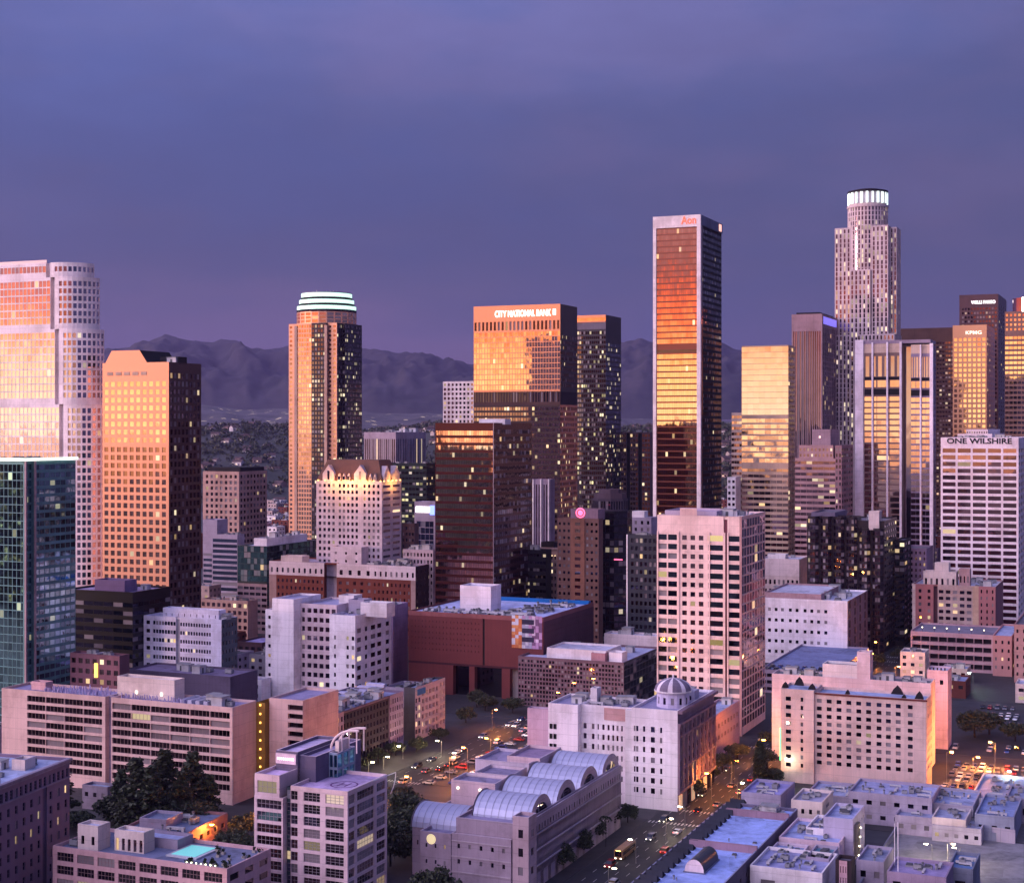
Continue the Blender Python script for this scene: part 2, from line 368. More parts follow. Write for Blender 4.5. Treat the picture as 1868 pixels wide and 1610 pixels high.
    def text(s, txt, p, size, mat, face='f', fit=None, bold=.02, name='lettering'):
        cu = bpy.data.curves.new(name, 'FONT'); cu.body = txt; cu.size = size; cu.extrude = .12; cu.offset = bold; cu.resolution_u = 3
        t_ = bpy.data.objects.new(name+'_curve', cu); COL.objects.link(t_)
        me = bpy.data.meshes.new_from_object(t_.evaluated_get(bpy.context.evaluated_depsgraph_get()))
        bpy.data.objects.remove(t_)
        me.materials.clear(); me.materials.append(mat)
        o = link(bpy.data.objects.new(name, me), s.root)
        o.location = p; o.rotation_euler = (pi/2, 0, 0 if face == 'f' else pi/2)
        if fit: o.scale = (fit/(max(v.co.x for v in me.vertices)-min(v.co.x for v in me.vertices)), 1, 1)
        return o
    def done(s, top=100):
        for (name, mat), mb in s.parts.items():
            if mb.f: mb.build(name, mat, s.root)
        ws = sorted(s.win, key=lambda w: -w[0][2]) if len(s.win) > top else s.win
        rest = {}
        for i, (o, e, nrm, w, h, gm, mun, nm) in enumerate(ws):
            if i < top:
                ob = bpy.data.objects.new(nm, winmesh(w, h, gm, mun)); link(ob, s.root)
                ob.location = o; ob.rotation_euler = (0, 0, math.atan2(e[1], e[0]))
            else:
                mb = rest.setdefault('r', MB())
                a = Vector(o); u = Vector((e[0], e[1], 0))*w; zz = Vector((0, 0, h))
                mb.quad(a, a+u, a+u+zz, a+zz, gm)
                if mun:
                    fm = mun[2] if len(mun) > 2 else MT((.12, .11, .12), .5, .3); nv = Vector((nrm[0], nrm[1], 0))
                    for k in range(mun[0]+1): mb.obox(a+u.normalized()*(w-.08)*k/max(1, mun[0])+nv*.003, u.normalized(), (0, 0, 1), nv, .08, h, .06, fm)
                    for k in range(mun[1]+1): mb.obox(a+Vector((0, 0, (h-.08)*k/max(1, mun[1])))+nv*.004, u.normalized(), (0, 0, 1), nv, w, .08, .05, fm)
        for k, mb in rest.items(): mb.build('window', None, s.root)['kind'] = 'stuff'
        return s
def arc(cx, cy, r, a0, a1, n): return [(cx+r*cos(radians(a0+(a1-a0)*i/n)), cy+r*sin(radians(a0+(a1-a0)*i/n))) for i in range(n+1)]
unit_meshes()
# city grid: t across (right), s along the streets (away); origin at the junction by the white corner hotel
OX, OY = 56.0, 493.0
def grid(s_, t_): return (OX+s_*sin(A0)+t_*cos(A0), OY+s_*cos(A0)-t_*sin(A0))
def ground(px, py, z=0): Y_ = (CH-z)*F/(py-HZ); return ((px-CX)/F*Y_, Y_, z)
# ---------------------------------------------------------------- the setting: ground, blocks, streets, hills
def groundmat():
    m, t, p = newmat('ground_asphalt')
    gp = N(t, 'ShaderNodeNewGeometry')
    n1 = N(t, 'ShaderNodeTexNoise'); n1.inputs['Scale'].default_value = .15; n1.inputs['Detail'].default_value = 8; t.links.new(gp.outputs['Position'], n1.inputs['Vector'])
    vo = N(t, 'ShaderNodeTexVoronoi'); vo.inputs['Scale'].default_value = .03; t.links.new(gp.outputs['Position'], vo.inputs['Vector'])
    s2 = N(t, 'ShaderNodeSeparateColor'); t.links.new(vo.outputs['Color'], s2.inputs[0])
    c = ramp(t, [(.2, (.015, .015, .02)), (.5, (.03, .03, .036)), (.8, (.055, .055, .06))], math_(t, 'ADD', math_(t, 'MULTIPLY', n1.outputs[0], .6), math_(t, 'MULTIPLY', s2.outputs[0], .3)))
    t.links.new(c, p.inputs['Base Color']); p.inputs['Roughness'].default_value = .75
    return m
GM = groundmat()
mb = MB(); mb.quad((-30000, -30000, 0), (30000, -30000, 0), (30000, 30000, 0), (-30000, 30000, 0))
tag(mb.build('ground', GM), kind='structure')
PAVE = ROOF((.06, .055, .065)); ROADM = ROOF((.04, .04, .05)); PAINT = W((.75, .75, .72), .6, .2)
# pavements of the blocks between the streets (each 0.15 m above the road), in the grid frame
SROADS = [-420, -300, -185, -64, -4, 116, 232, 350, 470, 590]
TR = [-535, -428, -321, -214, -107, 0, 215, 330, 440]
def gblock(mb, s0, s1, t0, t1, z0, z1, mat=None):
    P4 = [grid(s0, t0), grid(s0, t1), grid(s1, t1), grid(s1, t0)]
    mb.prism(P4, z0, z1, mat)
CS = [-240, -118, 0, 124, 246, 368, 490]      # cross streets
pm = MB()
for i in range(len(CS)-1):
    for j in range(len(TR)-1):
        gblock(pm, CS[i]+7.5, CS[i+1]-7.5, TR[j]+(10.5 if TR[j] == 0 else 8.5), TR[j+1]-(10.5 if TR[j+1] == 0 else 8.5), 0, .15)
tag(pm.build('pavement', PAVE), kind='structure')
rm = MB(); mk = MB()
for tt in (0, -107):
    w = 10 if tt == 0 else 8
    P4 = [grid(-150, tt-w), grid(-150, tt+w), grid(500, tt+w), grid(500, tt-w)]
    rm.ngon([(*p, .004) for p in P4[::1]])
    for lane in ((-6.6, -3.3, 0, 3.3, 6.6) if tt == 0 else (-5, 0, 5)):
        s_ = -150
        while s_ < 490:
            P4 = [grid(s_, tt+lane-.08), grid(s_, tt+lane+.08), grid(s_+3.2, tt+lane+.08), grid(s_+3.2, tt+lane-.08)]
            mk.ngon([(*p, .008) for p in P4]); s_ += 9
    for cs in CS:
        for e_ in (-9.5, 7.5):
            for k in range(int(w*2/1.2)):
                t_ = tt-w+.4+k*1.2
                P4 = [grid(cs+e_-1, t_), grid(cs+e_-1, t_+.5), grid(cs+e_+1.6, t_+.5), grid(cs+e_+1.6, t_)]
                mk.ngon([(*p, .012) for p in P4])
tag(rm.build('road', ROADM), kind='structure'); tag(mk.build('road_markings', PAINT), kind='structure')
lot = MB(); gblock(lot, 10, 114, 71, 204, .02, .158); tag(lot.build('parking_lot_paving', ROOF((.17, .16, .165))), kind='structure')
# hills: a long ridge about 12 km off, lower foothills with city light in front of it
from mathutils import noise
def hillmat(key, a, b, sc, lights=0):
    m, t, p = newmat(key)
    gp = N(t, 'ShaderNodeNewGeometry')
    n1 = N(t, 'ShaderNodeTexNoise'); n1.inputs['Scale'].default_value = sc; n1.inputs['Detail'].default_value = 9; n1.inputs['Roughness'].default_value = .62; t.links.new(gp.outputs['Position'], n1.inputs['Vector'])
    c = ramp(t, [(.38, a), (.62, b)], n1.outputs[0]); t.links.new(c, p.inputs['Base Color']); p.inputs['Roughness'].default_value = .95
    if lights:
        vo = N(t, 'ShaderNodeTexVoronoi'); vo.inputs['Scale'].default_value = lights; t.links.new(gp.outputs['Position'], vo.inputs['Vector'])
        on = math_(t, 'LESS_THAN', vo.outputs['Distance'], .16)
        t.links.new(math_(t, 'MULTIPLY', on, .8), p.inputs['Emission Strength'])
        p.inputs['Emission Color'].default_value = (1, .75, .5, 1)
    return m
ridge = [(-400, 668), (0, 655), (187, 645), (265, 638), (300, 628), (350, 630), (430, 634), (468, 646), (520, 641), (600, 655), (665, 652), (740, 652), (800, 664), (860, 670), (960, 668), (1060, 655), (1133, 641), (1170, 635), (1240, 640), (1320, 640), (1350, 652), (1440, 668), (1600, 690), (2300, 715)]
def interp(tab, x):
    for (a, b), (c, d) in zip(tab, tab[1:]):
        if x <= c: return b+(d-b)*max(0, (x-a))/(c-a)
    return tab[-1][1]
def hill(name, y0, y1, tab, base, rough, nx, ny, mat, lab=None):
    me = MB(); vs = []; fs = []
    for j in range(ny+1):
        f = j/ny; yy = y0+(y1-y0)*f
        for i in range(nx+1):
            px = -500+2900*i/nx
            top = (HZ-interp(tab, px))/F*y1+CH
            prof = sin(min(1, f/.85)*pi/2)**1.1 if f <= .85 else 1-(f-.85)*1.5
            nval = noise.fractal(Vector((px*.02, yy*.0016, 3.1)), 1.0, 2.1, 6)
            rid = 1-abs(noise.fractal(Vector((px*.009+7, yy*.0004, 1.7)), 1, 2.2, 5))
            z = base+(top-base)*prof*(1-.0*f)
            n3 = noise.fractal(Vector((px*.07, yy*.004, 9.1)), .9, 2.2, 6)
            z += (nval*rough*.6+(rid-.8)*rough+n3*rough*.22)*sin(pi*min(1, f*1.0))*(.35+.65*(1-abs(2*f-1)))*(.0 if f > .84 else 1)
            vs.append(((px-CX)/F*yy, yy, z))
    for j in range(ny):
        for i in range(nx):
            a = j*(nx+1)+i; fs.append((a, a+1, a+nx+2, a+nx+1))
    me.v = vs; me.f = fs; me.m = [0]*len(fs)
    o = me.build(name, mat, smooth=True); tag(o, kind='structure')
hill('hills', 8500, 12500, ridge, 170, 120, 420, 130, hillmat('hill_scrub', (.008, .007, .009), (.032, .025, .03), .0022))
foot = [(-400, 745), (187, 748), (370, 742), (450, 752), (530, 748), (700, 756), (900, 758), (1150, 765), (1300, 768), (2300, 770)]
hill('foothills', 4200, 8300, foot, 40, 22, 220, 30, hillmat('foothill_town', (.03, .027, .03), (.095, .08, .088), .006, .012))
near = [(-400, 790), (187, 786), (370, 782), (440, 776), (530, 783), (664, 790), (800, 775), (1000, 790), (1133, 786), (1190, 780), (2300, 792)]
hill('near_hill', 2300, 3600, near, 2, 10, 200, 30, hillmat('near_hill_ground', (.015, .02, .016), (.035, .035, .035), .02))
se = MB(); se.quad((-29000, -29000, .3), (3000, -29000, .3), (-900, -3100, .3), (-1900, -2300, .3)); se.quad((-29000, -29000, .3), (-1900, -2300, .3), (-3100, 200, .3), (-29000, 2500, .3))  # unseen water sheet added so glass towers mirror gold below the horizon
sm, st_, sp_ = newmat('reflector_water_surface'); sp_.inputs['Base Color'].default_value = (.02, .02, .03, 1); sp_.inputs['Roughness'].default_value = .12; sp_.inputs['IOR'].default_value = 1.33
tag(se.build('reflector_water', sm), kind='structure')
# ---------------------------------------------------------------- the skyline
WHITE = W((.80, .74, .76)); CREAM = W((.78, .66, .62)); PINK = W((.66, .47, .43)); STONE = W((.62, .50, .48)); BROWN = W((.22, .13, .12)); DARK = W((.07, .055, .07)); BRICK = W((.34, .11, .09), brick=1.2); GREY = W((.45, .42, .47)); LAV = W((.5, .44, .55)); BLUEROOF = ROOF((.33, .38, .55)); PALEROOF = ROOF((.5, .5, .6)); DKROOF = ROOF((.16, .15, .19))
gGOLD = G((.78, .62, .5), .015); gDARK = G((.30, .21, .22), .05); gBLK = G((.10, .08, .10), .03, .9); gWIN = G((.075, .06, .075), .035, .8); gTEAL = G((.22, .42, .42), .04, .8, (.8, .85, .6)); gNAVY = G((.10, .13, .2), .03); gBRONZE = G((.5, .33, .27), .03); gLIT = G((.3, .21, .2), .16, 1.0); gMAUVE = G((.5, .42, .5), .02); gWHITEG = G((.80, .70, .80), .012, vary=.12)
SIGNW = E((1, .97, .95), 2.2); SIGNR = E((1, .12, .25), 2.5); 

# 1 pale tower with stepped rounded bays, far left
b = Bld('stepped_tower', 'tall pale pink tower with stepped rounded bays at the left edge of the skyline', 'tower', 805, -14, 108, 150, 737, wall=W((.92, .80, .80)), roof=PALEROOF)
PT = b.wall
def tierA(xr, off, r, z0, z1, roof=True, nn=9, fr=.86, part='wall'):
    Wf = b.u(xr); fs = dict(w=2.6, fw=.86, fh=3.9, hr=.84, lo=.1, g=gWHITEG, rec=.12, m=(0, 0, 1.5, 0))
    bay = dict(n=1, fw=.68, fh=3.9, hr=.66, g=gMAUVE, rec=.4, m=(0, 0, 1.8, 0))
    cx = Wf+2.6; pts = [(-off*0, 0), (Wf, 0), (Wf, 2.2), (Wf+2.6, 2.2), (Wf+2.6, .2)] + arc(Wf+5.0, .2+r, r, -90, 0, nn) + [(Wf+5, 27), (0, 27)]
    sp = {0: fs, 3: None}
    for k in range(5, 5+nn): sp[k] = bay
    sp[5+nn] = dict(w=3, fw=.6, fh=3.9, hr=.6, g=gMAUVE)
    b.poly(pts, z0, z1, sp, roof=roof, part=part)
zA = [0, b.z(737), b.z(600), b.z(505), b.z(478)]
tierA(108, 0, 15.2, 0, zA[1]); tierA(100, 0, 15, zA[1], zA[2]); tierA(92, 0, 15, zA[2], zA[3]); tierA(84, 0, 14.6, zA[3], zA[4])
b.box('parapet_rail', 0, b.u(84), .5, 1, zA[4], zA[4]+1.6, MT((.4, .35, .4)))
b.clutter(6, 5, 40, 6, 30, zA[4]-.9)
b.done()

# 2 green glass tower in front of it
b = Bld('glass_tower', 'dark green glass tower with a glowing white roof line at the left edge', 'tower', 640, -70, 46, 138, 842, wall=W((.22, .42, .42), .4), roof=DKROOF)
gT2 = G((.40, .68, .66), .02, .8, (.8, .9, .6), vary=.5); gT3 = G((.34, .46, .52), .04, .8, (.8, .9, .6), vary=.6)
v0 = 8.5
b.main(dict(w=2.2, fw=.9, fh=3.4, hr=.9, lo=.05, g=gT2, rec=.12), ('h', [(v0-3, ('m', b.wall, 1.2, dict(n=3, fw=.8, fh=3.4, hr=.7, g=gT3))), (b.Dp-v0+3, dict(w=3.4, fw=.94, fh=3.4, hr=.62, g=gT3, rec=.15))]))
b.box('corner_fin', b.W-.1, b.W+.6, -.3, .5, 12, b.H+.5, W((.62, .45, .45)))
b.box('corner_fin', b.W+.05, b.W+.7, v0-3.2, v0-2.4, 12, b.H+.5, W((.62, .45, .45)))
b.box('light_band', -1, b.W+.9, -.9, 0-.4, b.H+.3, b.H+1.5, E((.85, 1, .8), 1.5)); b.box('light_band', b.W+.3, b.W+.9, -.38, b.Dp+.6, b.H+.3, b.H+1.5, E((.85, 1, .8), 1.5))
b.clutter(8, 4, b.W-3, 4, b.Dp-3, b.H-.9, 1.2)
b.done()

# 3 granite tower with a trapezoid crown
b = Bld('granite_tower', 'orange granite tower with square windows and a trapezoid crown beside the pale stepped tower', 'tower', 768, 187, 308, 367, 660, wall=MT((.86, .42, .26), .25, .5), roof=DKROOF)
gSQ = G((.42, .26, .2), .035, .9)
b.main(('v', [(b.z(812), dict(n=10, fw=.62, fh=4.05, hr=.62, g=gSQ, rec=.3, m=(.5, 1, .5, 0))), (b.H-b.z(812), dict(n=10, fw=.62, fh=4.05, hr=.6, g=G((1.0, .6, .42), .01, .9, vary=.15), rec=.1, m=(.5, 1, 9, 0)))]), ('m', W((.22, .11, .11), .4), 0, dict(n=8, fw=.66, fh=4.05, hr=.64, g=G((.16, .12, .16), .06, .9), rec=.35, m=(.7, .7, 5, 0))))  # dark side wall and brighter upper panes: shade and sunset glow put into colour
u0, u1 = b.u(192), b.u(268); zt = b.H+6.2
cr = b.P('crown', b.wall)
pts = [(u0, .0, b.H), (u1, .0, b.H), (u1-4.5, .0, zt), (u0+4, 0, zt)]
bk = [(x, b.Dp*.9, z) for x, y, z in pts]
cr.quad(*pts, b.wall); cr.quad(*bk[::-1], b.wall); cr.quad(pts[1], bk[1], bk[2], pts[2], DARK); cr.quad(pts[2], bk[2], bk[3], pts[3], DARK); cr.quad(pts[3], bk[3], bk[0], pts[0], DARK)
b.box('crown_shoulder', b.W*.72, b.W, b.Dp*.3, b.Dp*.55, b.H-.9, b.H+3, DARK)
for k in range(5): b.box('crown_panel', 3+k*5.2, 6.6+k*5.2, -.18, .0, b.H-6.4, b.H-4.6, W((.66, .46, .36), .4))
b.clutter(3, b.W*.5, b.W, 4, b.Dp-3, b.H-.9)
b.done()

# 4 punched-window block
b = Bld('stone_office_block', 'pink stone office block of square windows right of the orange granite tower', 'office block', 1010, 370, 436, 487, 860, wall=W((.62, .42, .37)), roof=DKROOF)
b.main(dict(n=7, fw=.52, fh=3.9, hr=.55, g=gWIN, rec=.4, m=(1.5, .8, 1.5, 0)), dict(n=8, fw=.6, fh=3.9, hr=.55, g=gWIN, rec=.4, m=(1, 1, 1.5, 0)))
b.box('penthouse', 2, b.W-1, 3, b.Dp-2, b.H-.9, b.H+2.6, DARK)
b.done()

# 5 low striped complex and its green wing
b = Bld('striped_office', 'lavender office with stacked horizontal window strips below the pink stone block', 'office building', 965, 370, 433, 446, 975, wall=LAV, roof=PALEROOF)
b.main(('h', [(.28, ('v', [(1, dict(n=1, fw=.9, fh=3.4, hr=.5, g=gNAVY)), (.22, None)])), (.72, dict(n=1, fw=.98, fh=3.4, hr=.62, g=gNAVY, nm='window_band', m=(0, 0, 2.5, 4)))]), None)
b.block(0, b.u(396), 0, 12, b.H, b.H+9, None, None); b.clutter(5, 12, b.W, 2, b.Dp, b.H-.9); b.done()
b = Bld('green_glass_office', 'dark green glass office block with a pale roof slab right of the striped office', 'office building', 930, 433, 487, 576, 996, wall=W((.05, .09, .10), .4), roof=PALEROOF, trim=WHITE)
gG5 = G((.10, .2, .2), .02)
b.main(('v', [(b.H-23, ('m', W((.55, .4, .42)), 0, dict(n=5, fw=.85, fh=3.5, hr=.5, g=gWIN))), (23, dict(n=9, fw=.96, fh=3.6, hr=.9, g=gG5, rec=.1))]), dict(n=16, fw=.96, fh=3.6, hr=.9, g=gG5, rec=.1))
b.block(8, b.W-4, 6, b.Dp-4, b.H-.9, b.H+4.2, None, None, mat=WHITE); b.clutter(4, 10, b.W-6, 10, b.Dp-8, b.H+3.3); b.done()
b = Bld('low_pink_podium', 'low pink street building with dark arched awnings below the striped office', 'low building', 890, 366, 452, 470, 1096, wall=PINK, roof=DKROOF)
b.main(dict(n=9, fw=.6, fh=4.2, hr=.55, g=gLIT), None); b.clutter(5, 2, b.W-2, 2, b.Dp-2, b.H-.9); b.done()

# 6 tower with lit ring crown
b = Bld('ringed_tower', 'copper glass tower with a stepped crown of glowing white rings', 'tower', 1300, 518, 617, 655, 575, wall=MT((.74, .40, .26), .3, .5), roof=DKROOF)
Wd, Dd, H = b.W, b.Dp, b.H
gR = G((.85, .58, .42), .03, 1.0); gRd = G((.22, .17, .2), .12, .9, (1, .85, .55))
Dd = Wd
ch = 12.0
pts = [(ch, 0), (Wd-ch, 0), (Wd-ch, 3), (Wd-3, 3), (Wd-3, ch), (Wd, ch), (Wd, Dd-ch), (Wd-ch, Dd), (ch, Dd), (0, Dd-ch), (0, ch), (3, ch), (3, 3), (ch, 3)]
fr_ = dict(w=2.5, fw=.8, fh=3.9, hr=.7, g=gR, rec=.2); sd = ('m', W((.10, .06, .07), .4), 0, dict(w=2.7, fw=.7, fh=3.9, hr=.62, g=gRd, rec=.25))  # sd: dark walls, shade and dim reflections put into the facade colour
pier = dict(n=2, fw=.55, fh=3.9, hr=.5, g=gBRONZE, rec=.25)
zs = b.z(740)
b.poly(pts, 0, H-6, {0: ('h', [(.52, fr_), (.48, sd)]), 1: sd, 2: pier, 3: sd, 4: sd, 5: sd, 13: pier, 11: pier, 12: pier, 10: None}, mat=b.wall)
cxx, cyy = Wd/2, Dd/2
def ring(r, z0, z1, mat=None, name='crown'):
    b.poly(arc(cxx, cyy, r, 0, 345, 23), z0, z1, {'all': None}, mat=mat or DARK, part=name)
R0 = Wd*.485
b.poly(arc(cxx, cyy, R0, 0, 345, 23), H-6, b.z(566), {'all': dict(n=1, fw=.8, nr=3, hr=.8, g=gR)}, part='crown')
LR = E((.6, 1, .78), 1.25)
z0 = b.z(566)
for r, h in ((R0*1.0, 5.4), (R0*.93, 5.4), (R0*.86, 5.6)):
    b.poly(arc(cxx, cyy, r, 0, 350, 35), z0, z0+2.2, {'all': None}, mat=DARK, part='crown')
    b.poly(arc(cxx, cyy, r*.985, 0, 350, 35), z0+2.2, z0+h, {'all': None}, mat=LR, part='light_ring', roof=False)
    z0 += h
b.poly(arc(cxx, cyy, R0*.84, 0, 350, 35), z0, z0+.8, {'all': None}, mat=GREY, part='crown')
for k in range(7): b.P('mast', MT((.6, .5, .5))).tube((cxx-10+3.3*k, cyy+random.uniform(-6, 6), z0), (cxx-10+3.3*k, cyy, z0+random.uniform(2, 5)), .15)
for q in ((0, 0), (1, 0)):                                     # granite corner piers rising the full height
    x = 0 if q[0] == 0 else Wd-3.6
    b.box('corner_pier', ch-1.2+q[0]*(Wd-2*ch), ch+1.3+q[0]*(Wd-2*ch), -.6, 1.2, 0, H-8, W((.62, .42, .34), .5))
b.done()

# 7 pale hotel with a lit gothic mansard
b = Bld('gothic_tower', 'pale pink hotel tower with an orange lit steep roof and small white gables', 'tower', 900, 577, 697, 732, 878, wall=W((.74, .63, .67)), roof=DKROOF)
b.main(('h', [(.30, dict(n=4, fw=.55, fh=3.75, hr=.52, g=gWIN, rec=.3, m=(1, 0, 1, 0))), (.38, dict(n=5, fw=.55, fh=3.75, hr=.52, g=gWIN, rec=.3, m=(1.3, 1.3, 1, 0))), (.32, dict(n=4, fw=.5, fh=3.75, hr=.52, g=gWIN, rec=.3, m=(1, 1, 1, 0)))]),
       ('h', [(.5, dict(n=1, fw=.85, fh=3.75, hr=.4, g=gMAUVE, nm='window_band', m=(.5, .5, 1, 0))), (.5, dict(n=1, fw=.85, fh=3.75, hr=.4, g=gMAUVE, m=(.5, .5, 1, 0)))]), roof=False)
m_ = b.P('mansard_roof', None); TILE = W((.33, .15, .10), .6); e_ = 1.2; hh = 12.5; i_ = 5.0
lo = [(0, 0), (b.W, 0), (b.W, b.Dp), (0, b.Dp)]; hi = [(i_, i_), (b.W-i_, i_), (b.W-i_, b.Dp-i_), (i_, b.Dp-i_)]
for k in range(4): m_.quad((*lo[k], b.H), (*lo[(k+1) % 4], b.H), (*hi[(k+1) % 4], b.H+hh), (*hi[k], b.H+hh), TILE)
m_.ngon([(*p, b.H+hh) for p in hi], TILE)
def gable(x0, x1, y0, h, axis='x', y_=-.15):
    g_ = MB()
    if axis == 'x':
        P_ = [(x0, y_, b.H), (x1, y_, b.H), (x1, y_, b.H+h*.45), ((x0+x1)/2, y_, b.H+h), (x0, y_, b.H+h*.45)]; Q = [(x, 4, z) for x, y, z in P_]
    else:
        P_ = [(b.W-y_, x0, b.H), (b.W-y_, x1, b.H), (b.W-y_, x1, b.H+h*.45), (b.W-y_, (x0+x1)/2, b.H+h), (b.W-y_, x0, b.H+h*.45)]; Q = [(b.W-4, y, z) for x, y, z in P_]
    g_.ngon(P_, b.wall); g_.ngon(Q[::-1], b.wall)
    for k in range(5): g_.quad(P_[k], Q[k], Q[(k+1) % 5], P_[(k+1) % 5], b.wall)
    xm = (x0+x1)/2
    if axis == 'x': g_.box(xm-.7, xm+.7, y_-.12, y_-.01, b.H+.8, b.H+h*.62, gBLK)
    g_.build('gable', None, b.root)
for f_ in (.10, .58): gable(b.W*f_, b.W*(f_+.18), 0, 9.5)
gable(b.Dp*.1, b.Dp*.42, 0, 9, 'y'); gable(b.Dp*.55, b.Dp*.9, 0, 9, 'y')
for f_ in (.33, .40, .47, .80, .87): gable(b.W*f_, b.W*(f_+.045), 0, 4.5)
for k in range(10): b.box('roof_lamp', b.W*(.03+k*.105), b.W*(.03+k*.105)+.6, -.7, -.2, b.H-.1, b.H+.5, E((1, .5, .12), 5))
for k in range(5): b.box('roof_lamp', b.W+.2, b.W+.7, b.Dp*(.06+k*.21), b.Dp*(.06+k*.21)+.6, b.H-.1, b.H+.5, E((1, .6, .2), 5))
for q, p_ in enumerate(((b.W*.3, -5, b.H-1), (b.W*.75, -5, b.H-1), (b.W+5, b.Dp*.5, b.H-1), (b.W*.5, -5, b.H-1))):
    l_ = bpy.data.lights.new('roof_floodlight', 'POINT'); l_.energy = 5200; l_.color = (1, .42, .08); l_.shadow_soft_size = .6
    o_ = link(bpy.data.objects.new('roof_floodlight', l_), b.root); o_.location = p_
b.done()
# 8-12 behind
b = Bld('ribbed_office', 'low dark office with fine vertical ribs on the horizon behind the gothic roof', 'office building', 1500, 664, 722, 777, 788, wall=W((.55, .45, .52)), roof=PALEROOF)
b.main(dict(n=16, fw=.62, nr=1, hr=.92, lo=.04, g=gBLK, m=(.5, .5, 2, 1), nm='window_bay'), dict(n=18, fw=.6, nr=1, hr=.92, lo=.04, g=gNAVY, m=(.5, .5, 2, 1), nm='window_bay')); b.clutter(9, 2, b.W-2, 2, b.Dp-2, b.H-.9, 1.6); b.done()
b = Bld('dark_lit_office', 'dark office block with rows of yellow lit windows behind the gothic tower', 'office building', 1130, 700, 778, 796, 845, wall=W((.06, .08, .08)), roof=DKROOF)
b.main(dict(n=12, fw=.8, fh=4, hr=.45, g=G((.12, .12, .12), .35, .8, (.9, .8, .35)), rec=.2), dict(n=6, fw=.8, fh=4, hr=.45, g=gLIT)); b.clutter(4, 2, b.W-2, 2, b.Dp-2, b.H-.9); b.done()
b = Bld('signed_glass_block', 'navy glass block in a pale frame with a glowing white and blue sign', 'office building', 960, 756, 795, 806, 915, wall=LAV, roof=PALEROOF)
b.main(('h', [(.1, None), (.8, ('v', [(b.H-12, dict(n=4, fw=.95, fh=4, hr=.9, g=gNAVY)), (12, None)])), (.1, None)]), None)
b.box('sign', b.u(759), b.u(784), -.5, -.02, b.z(935), b.z(924), SIGNW); b.box('sign', b.u(785), b.u(793), -.5, -.02, b.z(939), b.z(922), E((.2, .3, 1), 2)); b.done()
b = Bld('brick_lowrise', 'small brown brick building between the gothic tower and the navy glass block', 'building', 930, 733, 756, 764, 955, wall=W((.33, .2, .2)), roof=DKROOF)
b.main(dict(n=4, fw=.5, fh=3.6, hr=.5, g=gWIN), None); b.clutter(2, 1, b.W-1, 1, b.Dp-1, b.H-.9); b.done()
b = Bld('white_grid_tower', 'white gridded apartment tower behind the left edge of the bank tower', 'tower', 1400, 808, 872, 890, 695, wall=W((.82, .74, .76)), roof=PALEROOF)
b.main(dict(n=9, fw=.55, fh=4.2, hr=.55, g=G((.3, .2, .24), .12), rec=.4), None); b.clutter(4, 1, b.W-1, 1, b.Dp-1, b.H-.9); b.done()
b = Bld('white_service_block', 'long white mechanical building with rooftop plant left of the striped orange tower', 'building', 890, 735, 790, 806, 1003, wall=W((.6, .48, .52)), roof=PALEROOF)
b.main(dict(n=9, fw=.5, fh=4, hr=.5, g=gWIN), None); b.clutter(12, 1, b.W-1, 1, b.Dp-1, b.H-.9, 1.2); b.done()

# 13 bank towers
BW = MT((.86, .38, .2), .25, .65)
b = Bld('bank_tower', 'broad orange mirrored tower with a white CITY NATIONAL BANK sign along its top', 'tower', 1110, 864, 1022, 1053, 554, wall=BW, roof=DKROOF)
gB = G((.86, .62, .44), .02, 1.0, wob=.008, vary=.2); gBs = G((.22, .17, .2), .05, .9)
top = 52*1110/F; lowz = b.z(770)
H = b.H
zz = lambda py: b.z(py)
louv = dict(n=22, fw=.55, nr=1, hr=.98, lo=.01, g=gBLK, rec=.6, nm='louvre')
grid_ = dict(n=31, fw=.82, fh=3.9, hr=.82, lo=.1, g=gB, rec=.12)
b.main(('v', [(zz(738), ('m', W((.13, .06, .06), .4), 0, dict(n=31, fw=.8, fh=3.9, hr=.6, g=G((.32, .2, .18), .09, 1.2), rec=.12))), (zz(714)-zz(738), ('m', W((.2, .11, .10)), 0, dict(n=31, fw=.5, nr=1, hr=.9, g=gBLK, nm='louvre'))), (zz(600)-zz(714), grid_), (zz(581)-zz(600), louv), (H-zz(581), None)]),  # lower wall darkened: the dim reflection low down is put into its colour
       ('v', [(zz(738), dict(n=18, fw=.8, fh=3.9, hr=.6, g=G((.2, .16, .19), .12, .9), rec=.12)), (zz(714)-zz(738), ('m', W((.12, .08, .10)), 0)), (H-zz(714), ('m', W((.10, .07, .09), .4), 0, dict(n=18, fw=.8, fh=3.9, hr=.6, g=gBs, rec=.12, m=(0, 0, 22, 0))))]))  # upper side wall coloured darker than the front, standing in for shade
b.text('CITY NATIONAL BANK', (b.u(903), -.45, b.z(575)), 6.6, SIGNW, fit=b.u(1005)-b.u(903), bold=.09, name='sign_lettering')
b.box('sign_emblem', b.u(1009), b.u(1014), -.5, -.02, b.z(574), b.z(563), SIGNW); b.clutter(3, 4, b.W-4, 14, b.Dp-4, b.H-.9, .8); b.done()
b = Bld('bank_twin_tower', 'dark twin of the bank tower with a red top band and yellow lit windows', 'tower', 1235, 980, 1105, 1133, 574, wall=W((.13, .10, .12), .5), roof=DKROOF)
H = b.H; zz = lambda py: b.z(py)
